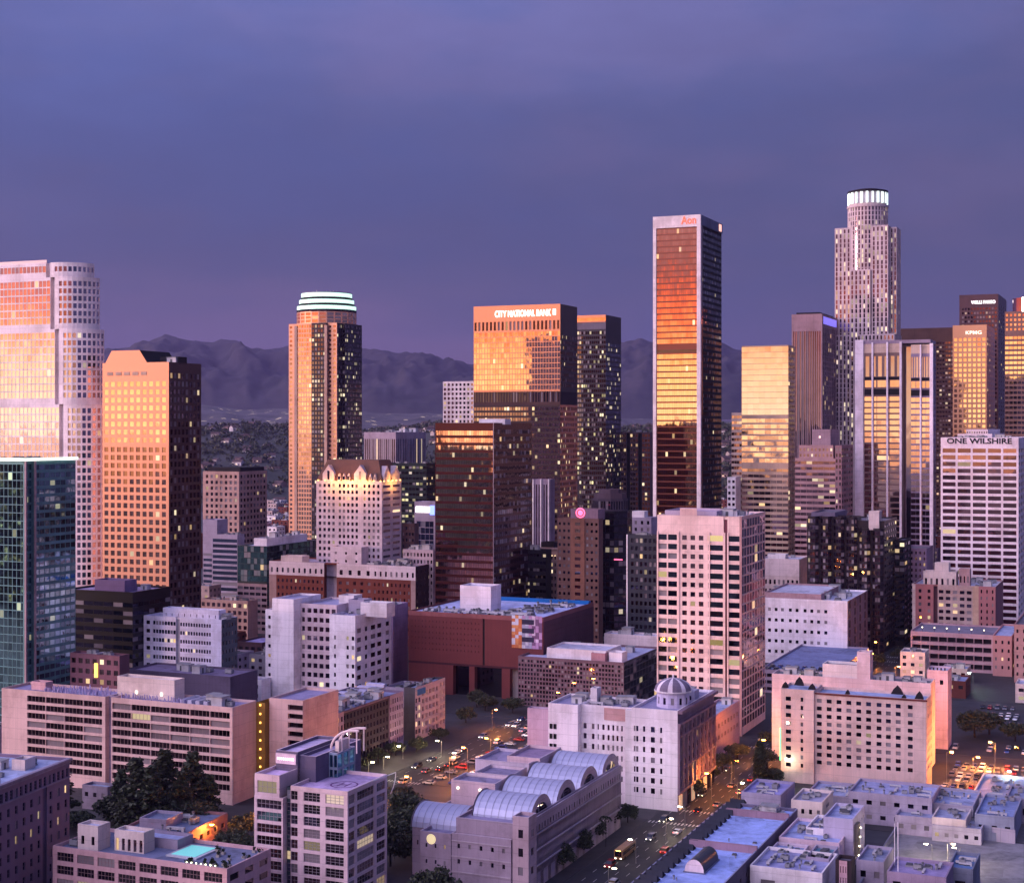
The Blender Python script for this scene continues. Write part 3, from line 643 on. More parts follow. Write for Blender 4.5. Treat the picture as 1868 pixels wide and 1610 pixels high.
b.main(('v', [(zz(600), dict(n=34, fw=.8, fh=3.9, hr=.6, g=G((.22, .17, .18), .12, 1.1, (.95, .8, .35)), rec=.12)), (zz(587)-zz(600), ('m', W((.3, .26, .32)), .4)), (H-zz(587), ('m', BW, 0, dict(n=1, fw=1, nr=1, hr=.6, lo=.2, g=gB, nm='top_band')))]),
       dict(n=12, fw=.8, fh=3.9, hr=.6, g=G((.16, .14, .18), .14, .9, (1, .8, .5)), rec=.12, m=(0, 0, 22, 0)))
b.done()

# 14 striped orange and black tower
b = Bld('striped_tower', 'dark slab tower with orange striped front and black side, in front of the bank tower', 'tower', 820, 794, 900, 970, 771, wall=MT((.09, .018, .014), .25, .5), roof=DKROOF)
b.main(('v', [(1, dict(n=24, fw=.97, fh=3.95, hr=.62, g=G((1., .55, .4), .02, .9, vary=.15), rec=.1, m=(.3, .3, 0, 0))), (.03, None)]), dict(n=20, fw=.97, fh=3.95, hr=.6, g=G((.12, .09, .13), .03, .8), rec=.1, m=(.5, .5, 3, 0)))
b.P('corner_strip', MT((.5, .42, .48))).box(b.W-.12, b.W+.14, -.14, .1, 0, b.H)
b.block(b.u(857), b.u(905), 12, 20, b.H-.9, b.H+2.2, None, None, mat=WHITE); b.done()
b = Bld('dark_annex', 'dark lower annex with dim horizontal window rows right of the striped tower', 'building', 860, 925, 996, 1006, 1003, wall=DARK, roof=DKROOF)
b.main(dict(n=12, fw=.9, fh=4, hr=.4, g=G((.14, .1, .12), .12, .6)), None); b.clutter(6, 2, b.W-2, 2, b.Dp-2, b.H-.9); b.done()
b = Bld('slim_ribbed_tower', 'slim purple tower with bright vertical ribs between the striped tower and the pink sign', 'tower', 960, 972, 1004, 1012, 874, wall=W((.42, .34, .44)), roof=DKROOF)
b.main(dict(n=7, fw=.5, nr=1, hr=.97, lo=.01, g=gMAUVE, m=(0, 0, 1.5, 0), nm='window_bay'), None)
for k in (0, 4, 8): b.box('rib', b.W*k/9, b.W*k/9+.7, -.7, 0, 0, b.H, WHITE)
b.done()
b = Bld('brown_glass_block', 'brown glass block with warm vertical streaks behind the tall copper tower', 'office building', 1260, 1128, 1186, 1200, 788, wall=W((.3, .2, .22)), roof=DKROOF)
b.main(('h', [(.25, dict(n=3, fw=.8, fh=4, hr=.6, g=gBRONZE)), (.12, ('m', DARK, 1.5)), (.25, dict(n=3, fw=.8, fh=4, hr=.6, g=G((.5, .33, .27), .1))), (.12, ('m', DARK, 1.5)), (.26, dict(n=3, fw=.8, fh=4, hr=.6, g=G((.6, .45, .42), .1)))]), None); b.clutter(3, 2, b.W-2, 2, b.Dp-2, b.H-.9); b.done()  # warm and dark facade strips stand in for vertical reflections

# 20 tallest copper tower with white frame
b = Bld('copper_tower', 'tallest dark bronze tower with white corner edges and red lettering on its pale top', 'tower', 985, 1191, 1278, 1318, 391, wall=MT((.22, .07, .045), .25, .6), roof=DKROOF)
WH = W((.84, .74, .74), .6); H = b.H; zz = lambda py: b.z(py); Wd = b.W
u1 = b.u(1197); u2 = b.u(1271)
b.block(u1, u2, .9, b.Dp-.6, 0, H-.4, ('v', [(zz(642), dict(n=18, fw=.992, fh=3.95, hr=.76, g=G((.9, .6, .42), .02, 1.1, vary=.1), rec=.1)), (1.9, ('m', gBLK)), (H-.4-zz(642)-1.9, dict(n=18, fw=.992, fh=3.95, hr=.76, g=G((.85, .5, .38), .025, 1.1, vary=.12), rec=.1, m=(0, 0, 8, 0)))]), None)
b.block(0, u1-.02, 0, 2.2, 0, H, None, None, mat=WH, roof=False, part='corner_column'); b.block(u2+.02, Wd, 0, 2.2, 0, H, None, None, mat=WH, roof=False, part='corner_column')
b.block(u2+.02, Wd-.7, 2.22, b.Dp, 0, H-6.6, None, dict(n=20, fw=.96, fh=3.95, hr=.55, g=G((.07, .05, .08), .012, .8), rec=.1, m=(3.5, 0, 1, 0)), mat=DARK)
b.block(-.01, Wd+.01, -.05, 1.6, H-7.6, H+.02, None, None, mat=WH, part='top_band')
b.block(Wd-1.8, Wd+.02, 1.62, b.Dp, H-6.4, H, None, None, mat=W((.3, .32, .45)), part='top_band')
b.text('Aon', (b.u(1243), -.2, b.z(407)), 7.2, E((.9, .12, .05), 1.0), fit=b.u(1270)-b.u(1243), bold=.1, name='sign_lettering')
b.box('sign', Wd+.03, Wd+.5, b.Dp-9, b.Dp-4, H-5.5, H-1, E((1, .5, .4), 1.2))
b.box('copper_strip', Wd-.12, Wd+.05, 2.3, 4.6, 0, H-6.7, G((.5, .25, .15), 0, wob=.05)); b.done()

# 21 gold tower
b = Bld('gold_tower', 'bright gold mirrored tower with a lower striped wing on its left', 'tower', 990, 1353, 1438, 1450, 629, wall=W((.66, .48, .38), .4), roof=DKROOF)
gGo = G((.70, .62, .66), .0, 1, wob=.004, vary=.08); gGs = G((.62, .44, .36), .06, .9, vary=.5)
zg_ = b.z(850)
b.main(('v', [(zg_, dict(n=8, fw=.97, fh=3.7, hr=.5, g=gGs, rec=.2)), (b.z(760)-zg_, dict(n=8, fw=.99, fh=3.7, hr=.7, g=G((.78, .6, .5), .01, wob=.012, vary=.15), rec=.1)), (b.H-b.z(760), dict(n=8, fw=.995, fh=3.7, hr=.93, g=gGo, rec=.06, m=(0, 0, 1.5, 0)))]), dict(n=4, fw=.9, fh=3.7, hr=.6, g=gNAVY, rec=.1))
ul = b.u(1334); b.block(ul, -.05, .6, b.Dp, 0, b.z(752), dict(n=4, fw=.97, fh=3.7, hr=.5, g=G((.5, .3, .26), .05, .9), rec=.4), None, mat=W((.78, .6, .52)))
b.block(b.u(1337), b.u(1352), -14, -1, 0, b.z(870), dict(n=2, fw=.6, fh=3.7, hr=.5, g=gWIN), None, mat=WHITE); b.done()

# 22 mauve ribbed tower
b = Bld('ribbed_tower', 'mauve ribbed tower with tall vertical piers right of the gold tower', 'tower', 1250, 1444, 1500, 1528, 572, wall=W((.50, .34, .37)), roof=DKROOF)
rib = lambda n, lo: dict(n=n, fw=.62, nr=1, hr=.985, lo=.0, g=G((.2, .13, .17), .0), rec=.9, m=(1, 1, 11, 0), nm='window_bay')
b.main(rib(13, 0), dict(n=8, fw=.55, fh=4, hr=.8, g=gLIT, rec=.6, m=(1, 1, 11, 0)))
b.box('penthouse', 3, b.W-3, 4, b.Dp-4, b.H-.9, b.H+1.6, DARK)
b.box('sign', b.W+.02, b.W+.3, 4, b.Dp-6, b.H-8, b.H-2, E((.25, .2, .9), .8)); b.done()

# 23 round crowned tower
b = Bld('crowned_tower', 'round stepped tower with a brilliantly lit white glass crown, right of the tall bronze tower', 'tower', 1290, 1527, 1612, 1638, 417, wall=W((.70, .57, .58)), roof=GREY)
k = 1290/F; cxx, cyy = 0, 0
def C_(px): return (px-1583)*k
mid = b.root; X0 = (1583-CX)/F*1310
b.root.location = (X0, 1310, 0); k = 1310/F
zz = lambda py: CH-(py-HZ)*k
gU = G((.30, .22, .26), .26, .9, (1, .78, .62)); gUd = G((.3, .24, .3), .08)
R = 36*k
b.poly(arc(0, 0, R, 0, 350, 35), 0, zz(378), {'all': dict(n=1, fw=.5, fh=4, hr=.82, lo=.09, g=gU, rec=.4)}, part='wall')
b.poly(arc(0, 0, R*1.03, 0, 350, 35), zz(381), zz(377), {'all': None}, part='cornice')
b.poly(arc(0, 0, R*.93, 0, 350, 35), zz(377), zz(374), {'all': None}, part='cornice')
for i in range(22):
    a = i*2*pi/22; c_, s_ = cos(a), sin(a); mbx = MB(); 
    mbx.obox((c_*R*.96-s_*-.9, s_*R*.96+c_*-.9, zz(374)), (-s_, c_, 0), (c_, s_, 0), (0, 0, 1), 1.8, .8, 20*k)
    mbx.build('crown_panel', E((.85, 1, .93), 1.5 if i % 3 else .7), b.root)
b.poly(arc(0, 0, R*.93, 0, 350, 35), zz(374), zz(353), {'all': None}, mat=W((.55, .5, .55)), part='crown_drum')
b.poly(arc(0, 0, R*1.0, 0, 350, 35), zz(353.5), zz(350), {'all': None}, mat=DARK, part='crown_rim')
b.poly(arc(0, 0, R*.62, 0, 350, 35), zz(350), zz(347), {'all': None}, mat=DARK, part='crown_rim')
Sq = 55*k                                                      # four shoulder blocks
wl = dict(w=3.2, fw=.42, fh=4, hr=.84, lo=.08, g=gU, rec=.4); wd = dict(w=3.2, fw=.42, fh=4, hr=.84, lo=.08, g=gUd, rec=.3)
for (x0, x1, y0, y1, zt) in ((-Sq, -19*k, -R*.72, R*.7, 417), (14*k, 43*k, -R*1.08, R*.4, 417), (43*k, Sq, -R*.5, R*.7, 419), (-24*k, 12*k, -R*1.16, 0, 495)):
    b.block(x0, x1, y0, y1, 0, zz(zt), wl, wd)
b.block(-Sq*1.05, -Sq*.2, -R*1.1, R, 0, zz(612), wl, wd); b.block(-Sq*.2, Sq*1.0, -R*1.25, R, 0, zz(612), wl, wd)
b.done()

# 24 stepped mauve office
b = Bld('stepped_office', 'dusty pink office with horizontal strips and a square penthouse below the ribbed tower', 'office building', 960, 1450, 1536, 1556, 812, wall=W((.55, .36, .37)), roof=DKROOF)
st = dict(n=7, fw=.97, fh=3.6, hr=.5, g=G((.28, .18, .2), .08), rec=.25)
b.block(0, b.u(1524), 0, b.Dp, 0, b.z(836), st, None); b.block(b.u(1456), b.u(1519), 1.5, b.Dp-2, b.z(836), b.H, dict(n=9, fw=.5, fh=3.6, hr=.5, g=gU), None)
b.block(b.u(1524)+.05, b.W, -1.2, b.Dp, 0, b.H, dict(n=2, fw=.5, fh=3.6, hr=.6, g=gWIN), dict(n=5, fw=.8, fh=3.6, hr=.5, g=gNAVY), mat=W((.45, .27, .3)))
b.block(b.u(1478), b.u(1512), 5, b.Dp-4, b.H-.9, b.z(783), None, None, mat=W((.5, .36, .42))); b.box('round_light', b.u(1491), b.u(1494), 4.6, 4.99, b.z(799), b.z(795), E((1, .7, .6), 1))
b.done()
# 25 white-finned tower
b = Bld('finned_tower', 'rose gold glass tower framed by broad white vertical fins', 'tower', 1000, 1560, 1697, 1707, 622, wall=W((.4, .26, .24), .4), roof=DKROOF)
FW = W((.92, .82, .88), .5); H = b.H; zz = lambda py: b.z(py)
gF = G((.72, .5, .42), .02, .9, vary=.12); gFl = G((.6, .42, .36), .08, .9, vary=.1)
uA, uB, uC = b.u(1576), b.u(1645), b.u(1661)
bay = lambda n: ('v', [(H-34, dict(n=n, fw=.96, fh=3.9, hr=.72, g=gF, rec=.12)), (4, ('m', DARK)), (6, dict(n=n, fw=.9, nr=1, hr=.9, g=gFl)), (2, ('m', DARK)), (16, dict(n=n*2, fw=.6, nr=1, hr=.9, lo=.02, g=gMAUVE, nm='window_bay')), (6, ('m', W((.75, .58, .48))))])
b.block(uA, uB, 1.2, b.Dp, 0, H-1, ('h', [(1, bay(3))]), None)
b.block(uB, uC, 9, b.Dp, 0, H-3, ('m', gMAUVE), None, mat=DARK)
b.block(uC, b.W, 1.6, b.Dp, 0, H-2, bay(4), dict(n=6, fw=.6, fh=3.9, hr=.5, g=gNAVY), mat=W((.42, .34, .46)))
for px, w_, zt in ((1560, 15, 617), (1590, 3, 622), (1617, 3, 622), (1641, 4, 622), (1678, 2.6, 628), (1696, 6, 626)):
    u_ = b.u(px); b.block(u_, b.u(px+w_), -.6, 2.2, 0, zz(zt), None, None, mat=FW, roof=False, part='fin')
b.box('roof_slab', uA-1, b.W, 1, b.Dp, H-1+.003, H+1.2, W((.5, .4, .5))); b.done()
# 26 right group
b = Bld('brown_slab_tower', 'wide dark brown tower behind the white finned tower', 'tower', 1420, 1632, 1742, 1752, 597, wall=BROWN, roof=DKROOF)
b.main(dict(n=20, fw=.7, fh=4, hr=.45, g=G((.22, .12, .11), .12, .8, (1, .6, .4)), m=(1, 1, 12, 0)), None); b.done()
b = Bld('amber_tower', 'amber tower with glowing rows of square windows, second from the right edge', 'tower', 1380, 1738, 1800, 1815, 592, wall=MT((.7, .38, .22), .3, .5), roof=DKROOF)
b.main(dict(n=7, fw=.62, fh=4.6, hr=.6, g=G((.95, .68, .46), .0, vary=.1), rec=.3, m=(.5, .5, 11, 0)), dict(n=4, fw=.3, fh=4.6, hr=.5, g=gLIT))
b.text('KPMG', (b.u(1761), -.3, b.z(609)), 4.4, E((1, .9, .7), 1.2), fit=b.u(1790)-b.u(1761), bold=.06, name='sign_lettering'); b.done()
b = Bld('maroon_tower', 'maroon granite tower with a white WELLS FARGO sign near the right edge', 'tower', 1520, 1750, 1821, 1836, 536, wall=W((.24, .12, .13), .4), roof=DKROOF)
b.main(dict(n=12, fw=.6, fh=4.2, hr=.5, g=G((.2, .11, .13), .05, .8), m=(2, 1, 12, 0)), dict(n=4, fw=.35, fh=4.2, hr=.5, g=gLIT, m=(3, 3, 8, 0)))
b.text('WELLS FARGO', (b.u(1772), -.3, b.z(553)), 4.6, SIGNW, fit=b.u(1816)-b.u(1772), bold=.06, name='sign_lettering'); b.done()
b = Bld('copper_banded_tower', 'glowing copper banded tower with a rounded dark top at the right edge', 'tower', 1340, 1833, 1925, 1940, 566, wall=W((.5, .28, .22), .5), roof=DKROOF)
b.main(('v', [(b.H-20, dict(n=12, fw=.85, fh=4.4, hr=.55, g=G((1.0, .78, .55), 0, vary=.1))), (20, dict(n=12, fw=.5, fh=4.2, hr=.5, g=G((1., .7, .6), 0)))]), None)
b.poly(arc(b.W*.5, b.Dp*.5+8, b.W*.48, 180, 355, 18), b.H-.5, b.H+16, {'all': ('m', G((.5, .28, .3), 0, wob=.01))}, part='drum_top'); b.done()
# 27 ONE WILSHIRE
b = Bld('wilshire_tower', 'white gridded office tower with dark ONE WILSHIRE lettering on its top band', 'tower', 930, 1716, 1858, 1880, 798, wall=W((.9, .76, .78)), roof=PALEROOF)
H = b.H; bw = b.W/5
mid_ = dict(n=5, fw=.86, fh=4.15, hr=.62, g=G((.42, .25, .24), .03, .9, vary=.5), rec=.5, m=(.6, .6, 6.2, 0))
b.main(mid_, dict(n=5, fw=.8, fh=4.15, hr=.6, g=gNAVY, rec=.4, m=(.6, .6, 6.2, 0)))
b.text('ONE WILSHIRE', (b.u(1727), -.15, b.z(809)), 4.6, W((.05, .03, .05)), fit=(b.u(1848)-b.u(1727))*.98, bold=.09, name='sign_lettering')
b.block(b.u(1745), b.u(1808), 5, b.Dp-6, H-.9, H+2.2, None, None); b.block(b.u(1760), b.u(1800), 7, b.Dp-8, H+2.2, H+5, dict(n=9, fw=.5, nr=1, hr=.5, g=gWIN), None); b.clutter(10, b.u(1745), b.u(1850), 1, 5, H-.9, .8, (0, 3, 0)); b.done()
# ---------------------------------------------------------------- middle distance
MUN = lambda a, b_, m=None: (a, b_, m or MT((.12, .11, .12), .5, .3))
# pink brick-front tower with pink round sign and dark octagonal neighbour
b = Bld('sandstone_tower', 'narrow brown stone tower with a round pink neon sign on its penthouse', 'tower', 830, 1017, 1092, 1100, 946, wall=W((.36, .2, .17)), roof=DKROOF)
b.main(('h', [(.33, dict(n=3, fw=.5, fh=3.8, hr=.4, g=gWIN)), (.34, ('m', W((.46, .22, .16)), -.6, dict(n=1, fw=.4, fh=3.8, hr=.45, g=gBRONZE))), (.33, dict(n=3, fw=.5, fh=3.8, hr=.4, g=gWIN))]), None)
b.block(b.u(1040), b.u(1090), .8, 12, b.H-.9, b.z(929), None, None, mat=W((.45, .3, .36)))
sg = MB(); r_ = 2.7; cz = b.z(936); cxp = b.u(1058)
for i in range(28):
    a1, a2 = 2*pi*i/28, 2*pi*(i+1)/28
    for ra, rb in ((r_, r_*.78), (r_*.55, .05)): sg.quad((cxp+ra*cos(a1), .6, cz+ra*sin(a1)), (cxp+ra*cos(a2), .6, cz+ra*sin(a2)), (cxp+rb*cos(a2), .5, cz+rb*sin(a2)), (cxp+rb*cos(a1), .5, cz+rb*sin(a1)), SIGNR)
b.add('neon_sign', sg); b.done()
b = Bld('octagonal_tower', 'black octagonal tower with a domed top right of the pink neon sign', 'tower', 850, 1078, 1120, 1142, 925, wall=W((.06, .045, .07), .35), roof=DKROOF)
w_ = 19.5; oc = [(w_*.3, 0), (w_*.7, 0), (w_, w_*.3), (w_, w_*.7), (w_*.7, w_), (w_*.3, w_), (0, w_*.7), (0, w_*.3)]
og = dict(n=3, fw=.9, fh=3.8, hr=.7, g=G((.14, .11, .15), .025, .7), rec=.1)
b.poly(oc, 0, b.z(932), {0: og, 1: og, 7: og, 2: og})
sc_ = lambda q, dx=0: [(w_/2+(x-w_/2)*q+dx, w_/2+(y-w_/2)*q) for x, y in oc]
b.poly(sc_(.95, -2), b.z(932)-.9, b.z(910), {'all': dict(n=5, fw=.7, nr=1, hr=.7, g=G((.12, .1, .14), .1))}, mat=W((.2, .15, .2)))
b.poly(sc_(.85, -2), b.z(910)-.9, b.z(900), {'all': None}, mat=W((.26, .18, .22)), part='dome'); b.poly(sc_(.6, -2), b.z(900)-.9, b.z(893), {'all': None}, mat=W((.26, .18, .22)), part='dome')
b.box('edge_light', w_*.7, w_*.95, -.05, .0, b.z(1021), b.z(1019), SIGNR); b.done()
b = Bld('ornate_block', 'small tan classical block with a lit cornice between dark towers', 'building', 880, 974, 1017, 1024, 1000, wall=W((.62, .42, .38)), roof=DKROOF)
b.main(dict(n=7, fw=.5, fh=3.9, hr=.5, g=gLIT, rec=.4, m=(.5, .5, 3.5, 0)), None)
for k in range(8): b.box('cornice_lamp', b.W*k/8+.3, b.W*k/8+.8, -.9, -.4, b.H-4.4, b.H-3.9, E((1, .75, .4), 1.5))
b.box('cornice', -.4, b.W+.4, -.8, 0, b.H-.6, b.H-.05, W((.7, .5, .45))); b.block(2, 10, 6, 14, b.H-.9, b.H+3, None, None, mat=DARK); b.done()
b = Bld('navy_office', 'navy glass block left of the beige banded tower', 'office building', 760, 1144, 1198, 1206, 976, wall=W((.09, .10, .14), .4), roof=DKROOF)
b.main(dict(n=6, fw=.62, fh=3.9, hr=.55, g=gBLK, rec=.5, m=(1.5, 0, 1, 0)), None); b.box('white_edge', -.3, .3, -.3, .3, 0, b.H, WHITE)
b.clutter(6, 1, b.W-1, 2, b.Dp-2, b.H-.9, .9); b.done()
b = Bld('pale_hall', 'pale flat-roofed hall above the navy block beside the tall bronze tower', 'building', 900, 1143, 1188, 1200, 944, wall=LAV, roof=PALEROOF)
b.main(dict(n=4, fw=.4, fh=4, hr=.5, g=gWIN), None); b.block(2, 10, 3, 10, b.H-.9, b.H+3.5, None, None, mat=WHITE); b.done()
# 28 dark glass with columns
b = Bld('bay_glass_building', 'dark glass building of stacked round bays with yellow lit floors', 'office building', 850, 1470, 1612, 1636, 944, wall=W((.08, .05, .07), .4), roof=DKROOF)
nb = 6; bw = b.W/nb; gl_ = G((.26, .18, .2), .07, .8, (1, .62, .3))
for i in range(nb):
    x0 = i*bw+.6; hh_ = b.H-(6 if i >= 4 else 0)
    b.poly([(x0, 2), (x0+bw*.25, 0), (x0+bw*.65, 0), (x0+bw-.9, 2), (x0+bw-.9, 14), (x0, 14)], 0, hh_, {0: dict(n=1, fw=.9, fh=3.7, hr=.6, g=gl_), 1: dict(n=2, fw=.9, fh=3.7, hr=.6, g=gl_), 2: dict(n=1, fw=.9, fh=3.7, hr=.6, g=gl_)})
b.block(0, b.W, 3, b.Dp, 0, b.H-2, None, dict(n=6, fw=.9, fh=3.7, hr=.5, g=gBLK))
b.block(2, b.u(1520), 5, b.Dp-5, b.H-2.9, b.H+2, None, None, mat=W((.3, .25, .35)))
b.block(b.u(1584), b.u(1603), 1.2, 9, b.H-7, b.H+3.5, None, None, mat=CREAM); b.clutter(5, b.u(1520), b.W-2, 4, b.Dp-3, b.H-2.9); b.done()
b = Bld('dark_banded_block', 'narrow black block with pale balcony edges right of the stacked glass bays', 'building', 880, 1632, 1650, 1662, 985, wall=W((.04, .045, .06)), roof=DKROOF)
b.main(dict(n=2, fw=.9, fh=3.6, hr=.6, g=gNAVY), dict(n=2, fw=.8, fh=3.6, hr=.6, g=gNAVY)); b.done()
b = Bld('lavender_apartment', 'slender lavender apartment block behind the pink brick hotel', 'building', 900, 1652, 1690, 1702, 1000, wall=W((.42, .3, .4)), roof=DKROOF)
b.main(dict(n=5, fw=.4, fh=3.4, hr=.5, g=gLIT), None); b.done()
# 30 small pink block
b = Bld('theatre_block', 'small white and tan block with arched upper windows right of the beige banded tower', 'building', 905, 1385, 1458, 1476, 1020, wall=W((.72, .58, .56)), roof=PALEROOF)
b.main(('v', [(b.H-22, None), (12, dict(n=9, fw=.45, nr=2, hr=.5, g=gWIN)), (10, ('m', W((.75, .62, .62))))]), None, roof=True)
b.block(b.u(1400), b.u(1432), 1, 9, b.H-.9, b.H+2.5, None, None, mat=WHITE); b.clutter(6, 2, b.W-1, 2, b.Dp-1, b.H-.9); b.done()
b = Bld('roof_plant_block', 'low building covered in rooftop machines behind the white windowed block', 'building', 850, 1392, 1480, 1496, 1084, wall=W((.5, .38, .42)), roof=ROOF((.3, .28, .4)))
b.main(dict(n=10, fw=.5, fh=3.8, hr=.5, g=gWIN), None); b.clutter(18, 1, b.W-1, 1, b.Dp-1, b.H-.9, 1.1); b.done()
# 29 white windowed block
b = Bld('white_windowed_block', 'plain white block with sparse square windows right of the beige banded tower', 'building', 800, 1392, 1546, 1583, 1096, wall=W((.88, .82, .86)), roof=PALEROOF)
cl = [(.06, .095), (.14, .175), (.215, .25), (.31, .345), (.39, .425), (.485, .52), (.565, .6), (.645, .68), (.73, .765)]
b.main(dict(cols=cl, nr=5, hr=.3, lo=.3, g=gWIN, m=(0, 0, 3, 4)), ('m', W((.45, .30, .33)), 0, dict(n=4, fw=.35, fh=5, hr=.8, g=gBRONZE)))
b.block(0, b.u(1495), 4, b.Dp-2, b.H-.9, b.H+2.5, None, None, mat=W((.6, .4, .42))); b.clutter(14, 2, b.W-2, 2, b.Dp-2, b.H-.9, 1.1)
b.text('PARKING', (b.u(1505), -.1, b.H-5), .01, SIGNW) if False else None
b.done()
# parking deck in front of it
b = Bld('parking_deck', 'low parking deck with cars on its blue roof in front of the white windowed block', 'parking deck', 735, 1396, 1500, 1560, 1238, H=8, wall=W((.5, .42, .52)), roof=BLUEROOF) if False else Bld('parking_deck', 'low parking deck with a blue open roof in front of the white windowed block', 'parking deck', 712, 1385, 1520, 1585, 1228, wall=W((.5, .42, .52)), roof=ROOF((.22, .25, .42)))
b.main(dict(n=10, fw=.9, fh=3.2, hr=.5, g=gBLK), dict(n=10, fw=.9, fh=3.2, hr=.5, g=gBLK)); DECK = b; b.done()
# 31 beige banded tower
b = Bld('beige_tower', 'beige tower with dark window bands on its front and a rippled glass side', 'tower', 622, 1199, 1352, 1396, 942, wall=W((.86, .66, .62)), roof=ROOF((.42, .34, .48)))
fh = 3.86; gb = G((.09, .11, .14), .05, .9, (1, .7, .2)); H = b.H; tb = 7.2
us = [b.u(p) for p in (1199, 1236, 1242, 1290, 1295, 1320, 1327, 1352)]
band = lambda n, fw=.98: dict(n=n, fw=fw, fh=fh, hr=.6, lo=.2, g=gb, rec=.5, m=(0, 0, tb, 6))
b.main(('h', [(us[1], band(2, .88)), (us[3]-us[1], dict(n=3, fw=.56, fh=fh, hr=.5, lo=.25, g=G((.3, .2, .2), .05), rec=.25, m=(1.2, .8, tb, 6))), (us[5]-us[3], band(1, .92)), (us[6]-us[5], ('m', W((.42, .16, .2)), .9)), (b.W-us[6], band(1, .94))]),
       dict(n=9, fw=.97, fh=fh, hr=.82, lo=.06, g=G((.62, .40, .47), .02, .9, wob=.02, vary=.4), rec=.1, m=(.3, .3, 1, 0)), par=1.4)
b.box('corner_pier', b.W-.6, b.W+.35, -.35, .5, 0, H, W((.6, .38, .38)))
for px in (1199, 1237, 1293, 1321, 1327): b.box('pier', b.u(px)-.05, b.u(px)+.55, -.45, -.01, 0, H-tb+.5, b.wall)
b.block(b.u(1205), b.u(1300), 6, b.Dp*.7, H-1.4, H+1.6, None, None, mat=W((.6, .5, .6)))
gr = MB(); x0, x1 = b.u(1240), b.u(1271)
for k in range(12): gr.box(x0+(x1-x0)*k/12, x0+(x1-x0)*k/12+.5, .3, .5, H, H+2.8)
gr.box(x0, x1, .28, .32, H+2.5, H+2.9); b.add('roof_rail', gr, W((.85, .62, .58))); b.clutter(7, us[3], b.W-2, 2, b.Dp-3, H-1.4); b.done()
# pink brick hotel, garage, brick right
b = Bld('pink_brick_hotel', 'pink brick building with a cream stepped crown behind the open parking garage', 'building', 850, 1664, 1816, 1830, 1070, wall=W((.60, .28, .28), brick=1.0), roof=PALEROOF, trim=CREAM)
b.main(('h', [(.04, ('m', CREAM)), (.22, dict(n=2, fw=.3, fh=3.7, hr=.5, g=gWIN, m=(0, 0, 2, 0))), (.05, ('m', W((.25, .12, .15)), 2)), (.42, ('m', W((.66, .5, .46)), 0, dict(n=5, fw=.66, fh=3.7, hr=.5, g=G((.16, .12, .17), .12), rec=.4, m=(0, 0, 2, 0)))), (.07, ('m', W((.7, .5, .38)))), (.20, dict(n=3, fw=.25, fh=3.7, hr=.5, g=gWIN))]), None)
b.block(b.u(1684), b.u(1744), .5, 10, b.H-.9, b.z(1046), dict(n=6, fw=.4, nr=1, hr=.5, lo=.1, g=gWIN), None, mat=CREAM)
b.block(b.u(1704), b.u(1730), 2, 9, b.z(1046)-.9, b.z(1030), None, None, mat=CREAM); b.block(b.u(1748), b.u(1768), 3, 9, b.H-.9, b.z(1040), dict(n=3, fw=.4, nr=1, hr=.4, g=gWIN), None, mat=W((.6, .4, .4)))
b.clutter(10, b.u(1750), b.W-1, 1, b.Dp-1, b.H-.9); b.done()
b = Bld('parking_garage', 'open four-level parking garage with pink slab edges and lamps on its roof', 'parking garage', 780, 1661, 1812, 1826, 1158, wall=W((.62, .42, .46)), roof=ROOF((.22, .2, .26)))
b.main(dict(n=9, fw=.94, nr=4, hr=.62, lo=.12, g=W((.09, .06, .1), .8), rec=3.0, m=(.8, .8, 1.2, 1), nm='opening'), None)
for k in range(6): b.box('roof_light', b.W*(.12+k*.15), b.W*(.12+k*.15)+.5, 5, 5.5, b.H+1.4, b.H+1.8, E((1, .85, .5), 6)); b.box('light_post', b.W*(.12+k*.15)+.2, b.W*(.12+k*.15)+.35, 5.2, 5.35, b.H-.9, b.H+1.4, DARK)
b.done()
b = Bld('rose_brick_building', 'rose brick building with small dark windows at the right edge behind the car park', 'building', 770, 1811, 1846, 1862, 1160, wall=W((.66, .36, .35), brick=1.0), roof=BLUEROOF)
b.main(dict(n=3, fw=.3, fh=4.2, hr=.4, g=gWIN, rec=.3), dict(n=3, fw=.3, fh=4.2, hr=.4, g=gWIN)); b.done()
b = Bld('tall_rose_building', 'taller rose building with paired windows at the very right edge', 'building', 745, 1850, 1935, 1950, 1142, wall=W((.66, .38, .36)), roof=DKROOF)
b.main(dict(n=7, fw=.3, fh=4.2, hr=.4, g=gLIT, rec=.3), None); b.done()
# hotel group right
b = Bld('white_slab_block', 'blank white slab with a rooftop stair tower right behind the pink stucco hotel', 'building', 562, 1408, 1698, 1706, 1246, wall=W((.76, .62, .66)), roof=ROOF((.2, .22, .24)))
b.main(None, None); z_ = b.H
b.block(b.u(1500), b.u(1563), .5, 9, z_-.9, b.z(1222), None, None, mat=WHITE); b.block(b.u(1563), b.u(1587), .3, 6, z_-.9, b.z(1196), None, None)
b.box('pool_light', b.u(1450), b.u(1478), 5, 8, z_-.7, z_-.4, E((1, .9, .6), .8)); b.clutter(12, 3, b.u(1500), 2, b.Dp-2, z_-.9, .8); b.clutter(10, b.u(1590), b.W-2, 2, b.Dp-2, z_-.9, .8); b.done()
b = Bld('white_stair_tower', 'tall narrow blank tower with one small window right of the pink stucco hotel', 'building', 596, 1691, 1729, 1736, 1223, wall=W((.76, .58, .66)), roof=PALEROOF)
b.main(('v', [(b.H-8, None), (8, dict(cols=[(.62, .78)], nr=1, hr=.25, lo=.35, g=gWIN))]), None)
for k in range(5): b.box('rail_post', b.W*(.1+k*.18), b.W*(.1+k*.18)+.5, .3, .8, b.H, b.H+.9, DARK)
b.done()
